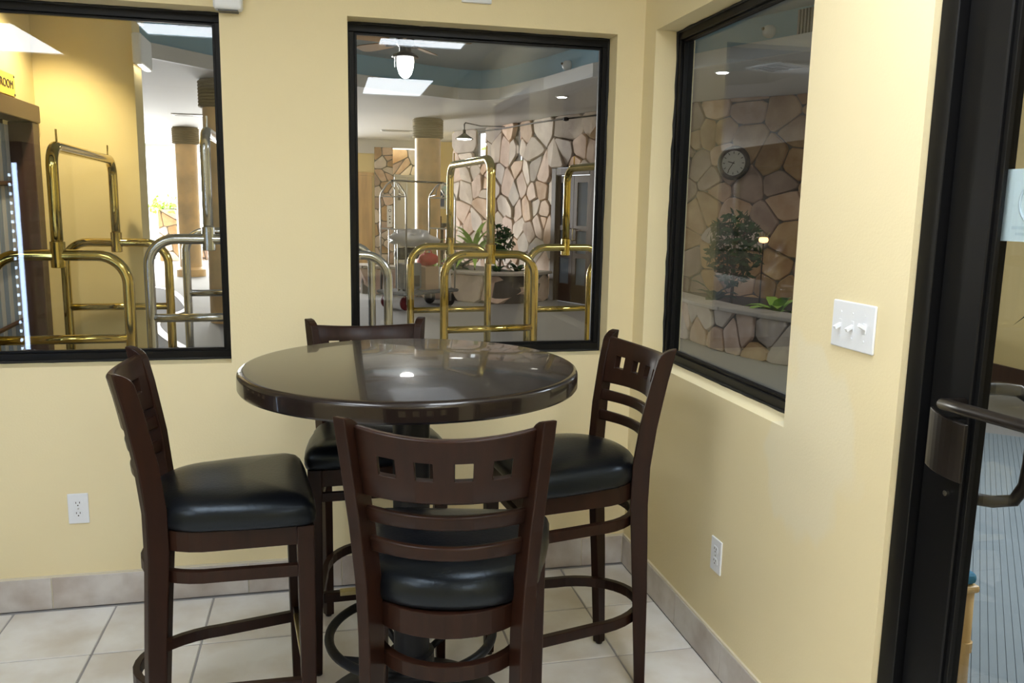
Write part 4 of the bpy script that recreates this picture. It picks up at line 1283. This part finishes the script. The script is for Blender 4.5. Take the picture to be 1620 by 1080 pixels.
MB().tube([(-.14, .22, .86), (0, .245, .88), (.14, .22, .86)], .017, 10).obj('back_rail', m_bamboo, rc_, smooth=True)
pt = thing('potted_plant', 'leafy green plant in a pot by the yellow wall beyond the glass door', 'plant', (3.645, 1.295, 0))
MB().lathe([(.12, 0), (.17, .02), (.20, .30), (.21, .34), (.19, .345), (.18, .31)], 24).obj('pot', m_brownwood, pt, smooth=True)
MB().tube([(0, 0, .29), (.02, .01, .6), (0, 0, .95)], .02, 8).obj('stem', m_bark, pt)
rg = random.Random(2); lm_ = [leaf_mesh(.34*q, .12, m_leafd, .7) for q in (.8, 1, 1.2)]
for i in range(26):
    o = link('leaf', rg.choice(lm_), pt); o.location = (0, 0, rg.uniform(.6, .98)); o.rotation_euler = (-rg.uniform(.3, 1.5), 0, i*2.4)

# tree outdoors, seen through the slit openings of the stone wall
tr = thing('outdoor_tree', 'green tree outdoors behind the slit opening in the stone wall', 'tree', (2.9, 17.2, 0))
MB().tube([(0, 0, 0), (.05, 0, 1.2), (0, .05, 2.4)], .07, 8, rs=[.09, .07, .04]).obj('trunk', m_bark, tr)
mb = MB(); rg = random.Random(8)
for i in range(700):
    p = Vector((rg.gauss(0, .5), rg.gauss(0, .5), 2.15+rg.gauss(0, .38)))
    a = Vector((rg.gauss(0, 1), rg.gauss(0, 1), rg.gauss(0, 1))).normalized(); b = a.orthogonal().normalized()
    mb.add([p-a*.1, p+b*.05, p+a*.1, p-b*.05], [(0, 1, 2), (0, 2, 3)])
stuff(mb.obj('crown', m_leaf, tr))

# glowing lamp among the plants seen in the corner window
gl = thing('garden_lamp', 'small orange glowing lamp with a spiky crown before the stone wall', 'lamp', (3.62, 5.35, 0))
MB().tube([(0, 0, .36), (0, 0, 1.16)], .008, 6).obj('stake', m_bronze, gl)
MB().lathe([(.01, 1.15), (.045, 1.16), (.055, 1.185), (.045, 1.21), (.01, 1.215)], 18).obj('bulb', m_glow, gl, smooth=True)
for i in range(11):
    a = i*2*pi/11
    MB().tube([(.035*cos(a), .035*sin(a), 1.215), (.05*cos(a), .05*sin(a), 1.25), (.075*cos(a), .075*sin(a), 1.275)], .004, 5, rs=[.006, .005, .001]).obj('spike', m_brassd, gl)

# ================================================================== VENDING MACHINE (mirrored in the first window)
vm = thing('vending_machine', 'dark vending machine whose LED strip is mirrored in the alcove window', 'vending machine', (-3.015, -1.42, 0))
MB().slab([-.40, -.37, .37, .40], [.0, .62, 1.68, 1.76], [(-.37, .37, .62, 1.68)], lambda u, v, k: (.40-.72*k, u, v)).obj('body', m_dark, vm)
MB().box(-.31, -.29, -.37, .37, .62, 1.68).obj('back_panel', m_blind, vm)
box('door_glass', .385, .392, -.368, .368, .622, 1.678, m_glass, vm)
box('light_bar', .352, .370, .401, .409, .30, 1.66, m_led, vm)
for k in range(30):
    box('led', .332, .340, .401, .406, .32+k*.044, .334+k*.044, m_led, vm)
for z in (.66, .90, 1.14, 1.38):
    sh = box('shelf', -.28, .34, -.365, .365, z, z+.012, m_steel, vm)
    for k in range(6):
        box('packet', .18, .24, -.32+k*.125, -.24+k*.125, z+.0125, z+.16, m_pinkpack, sh)
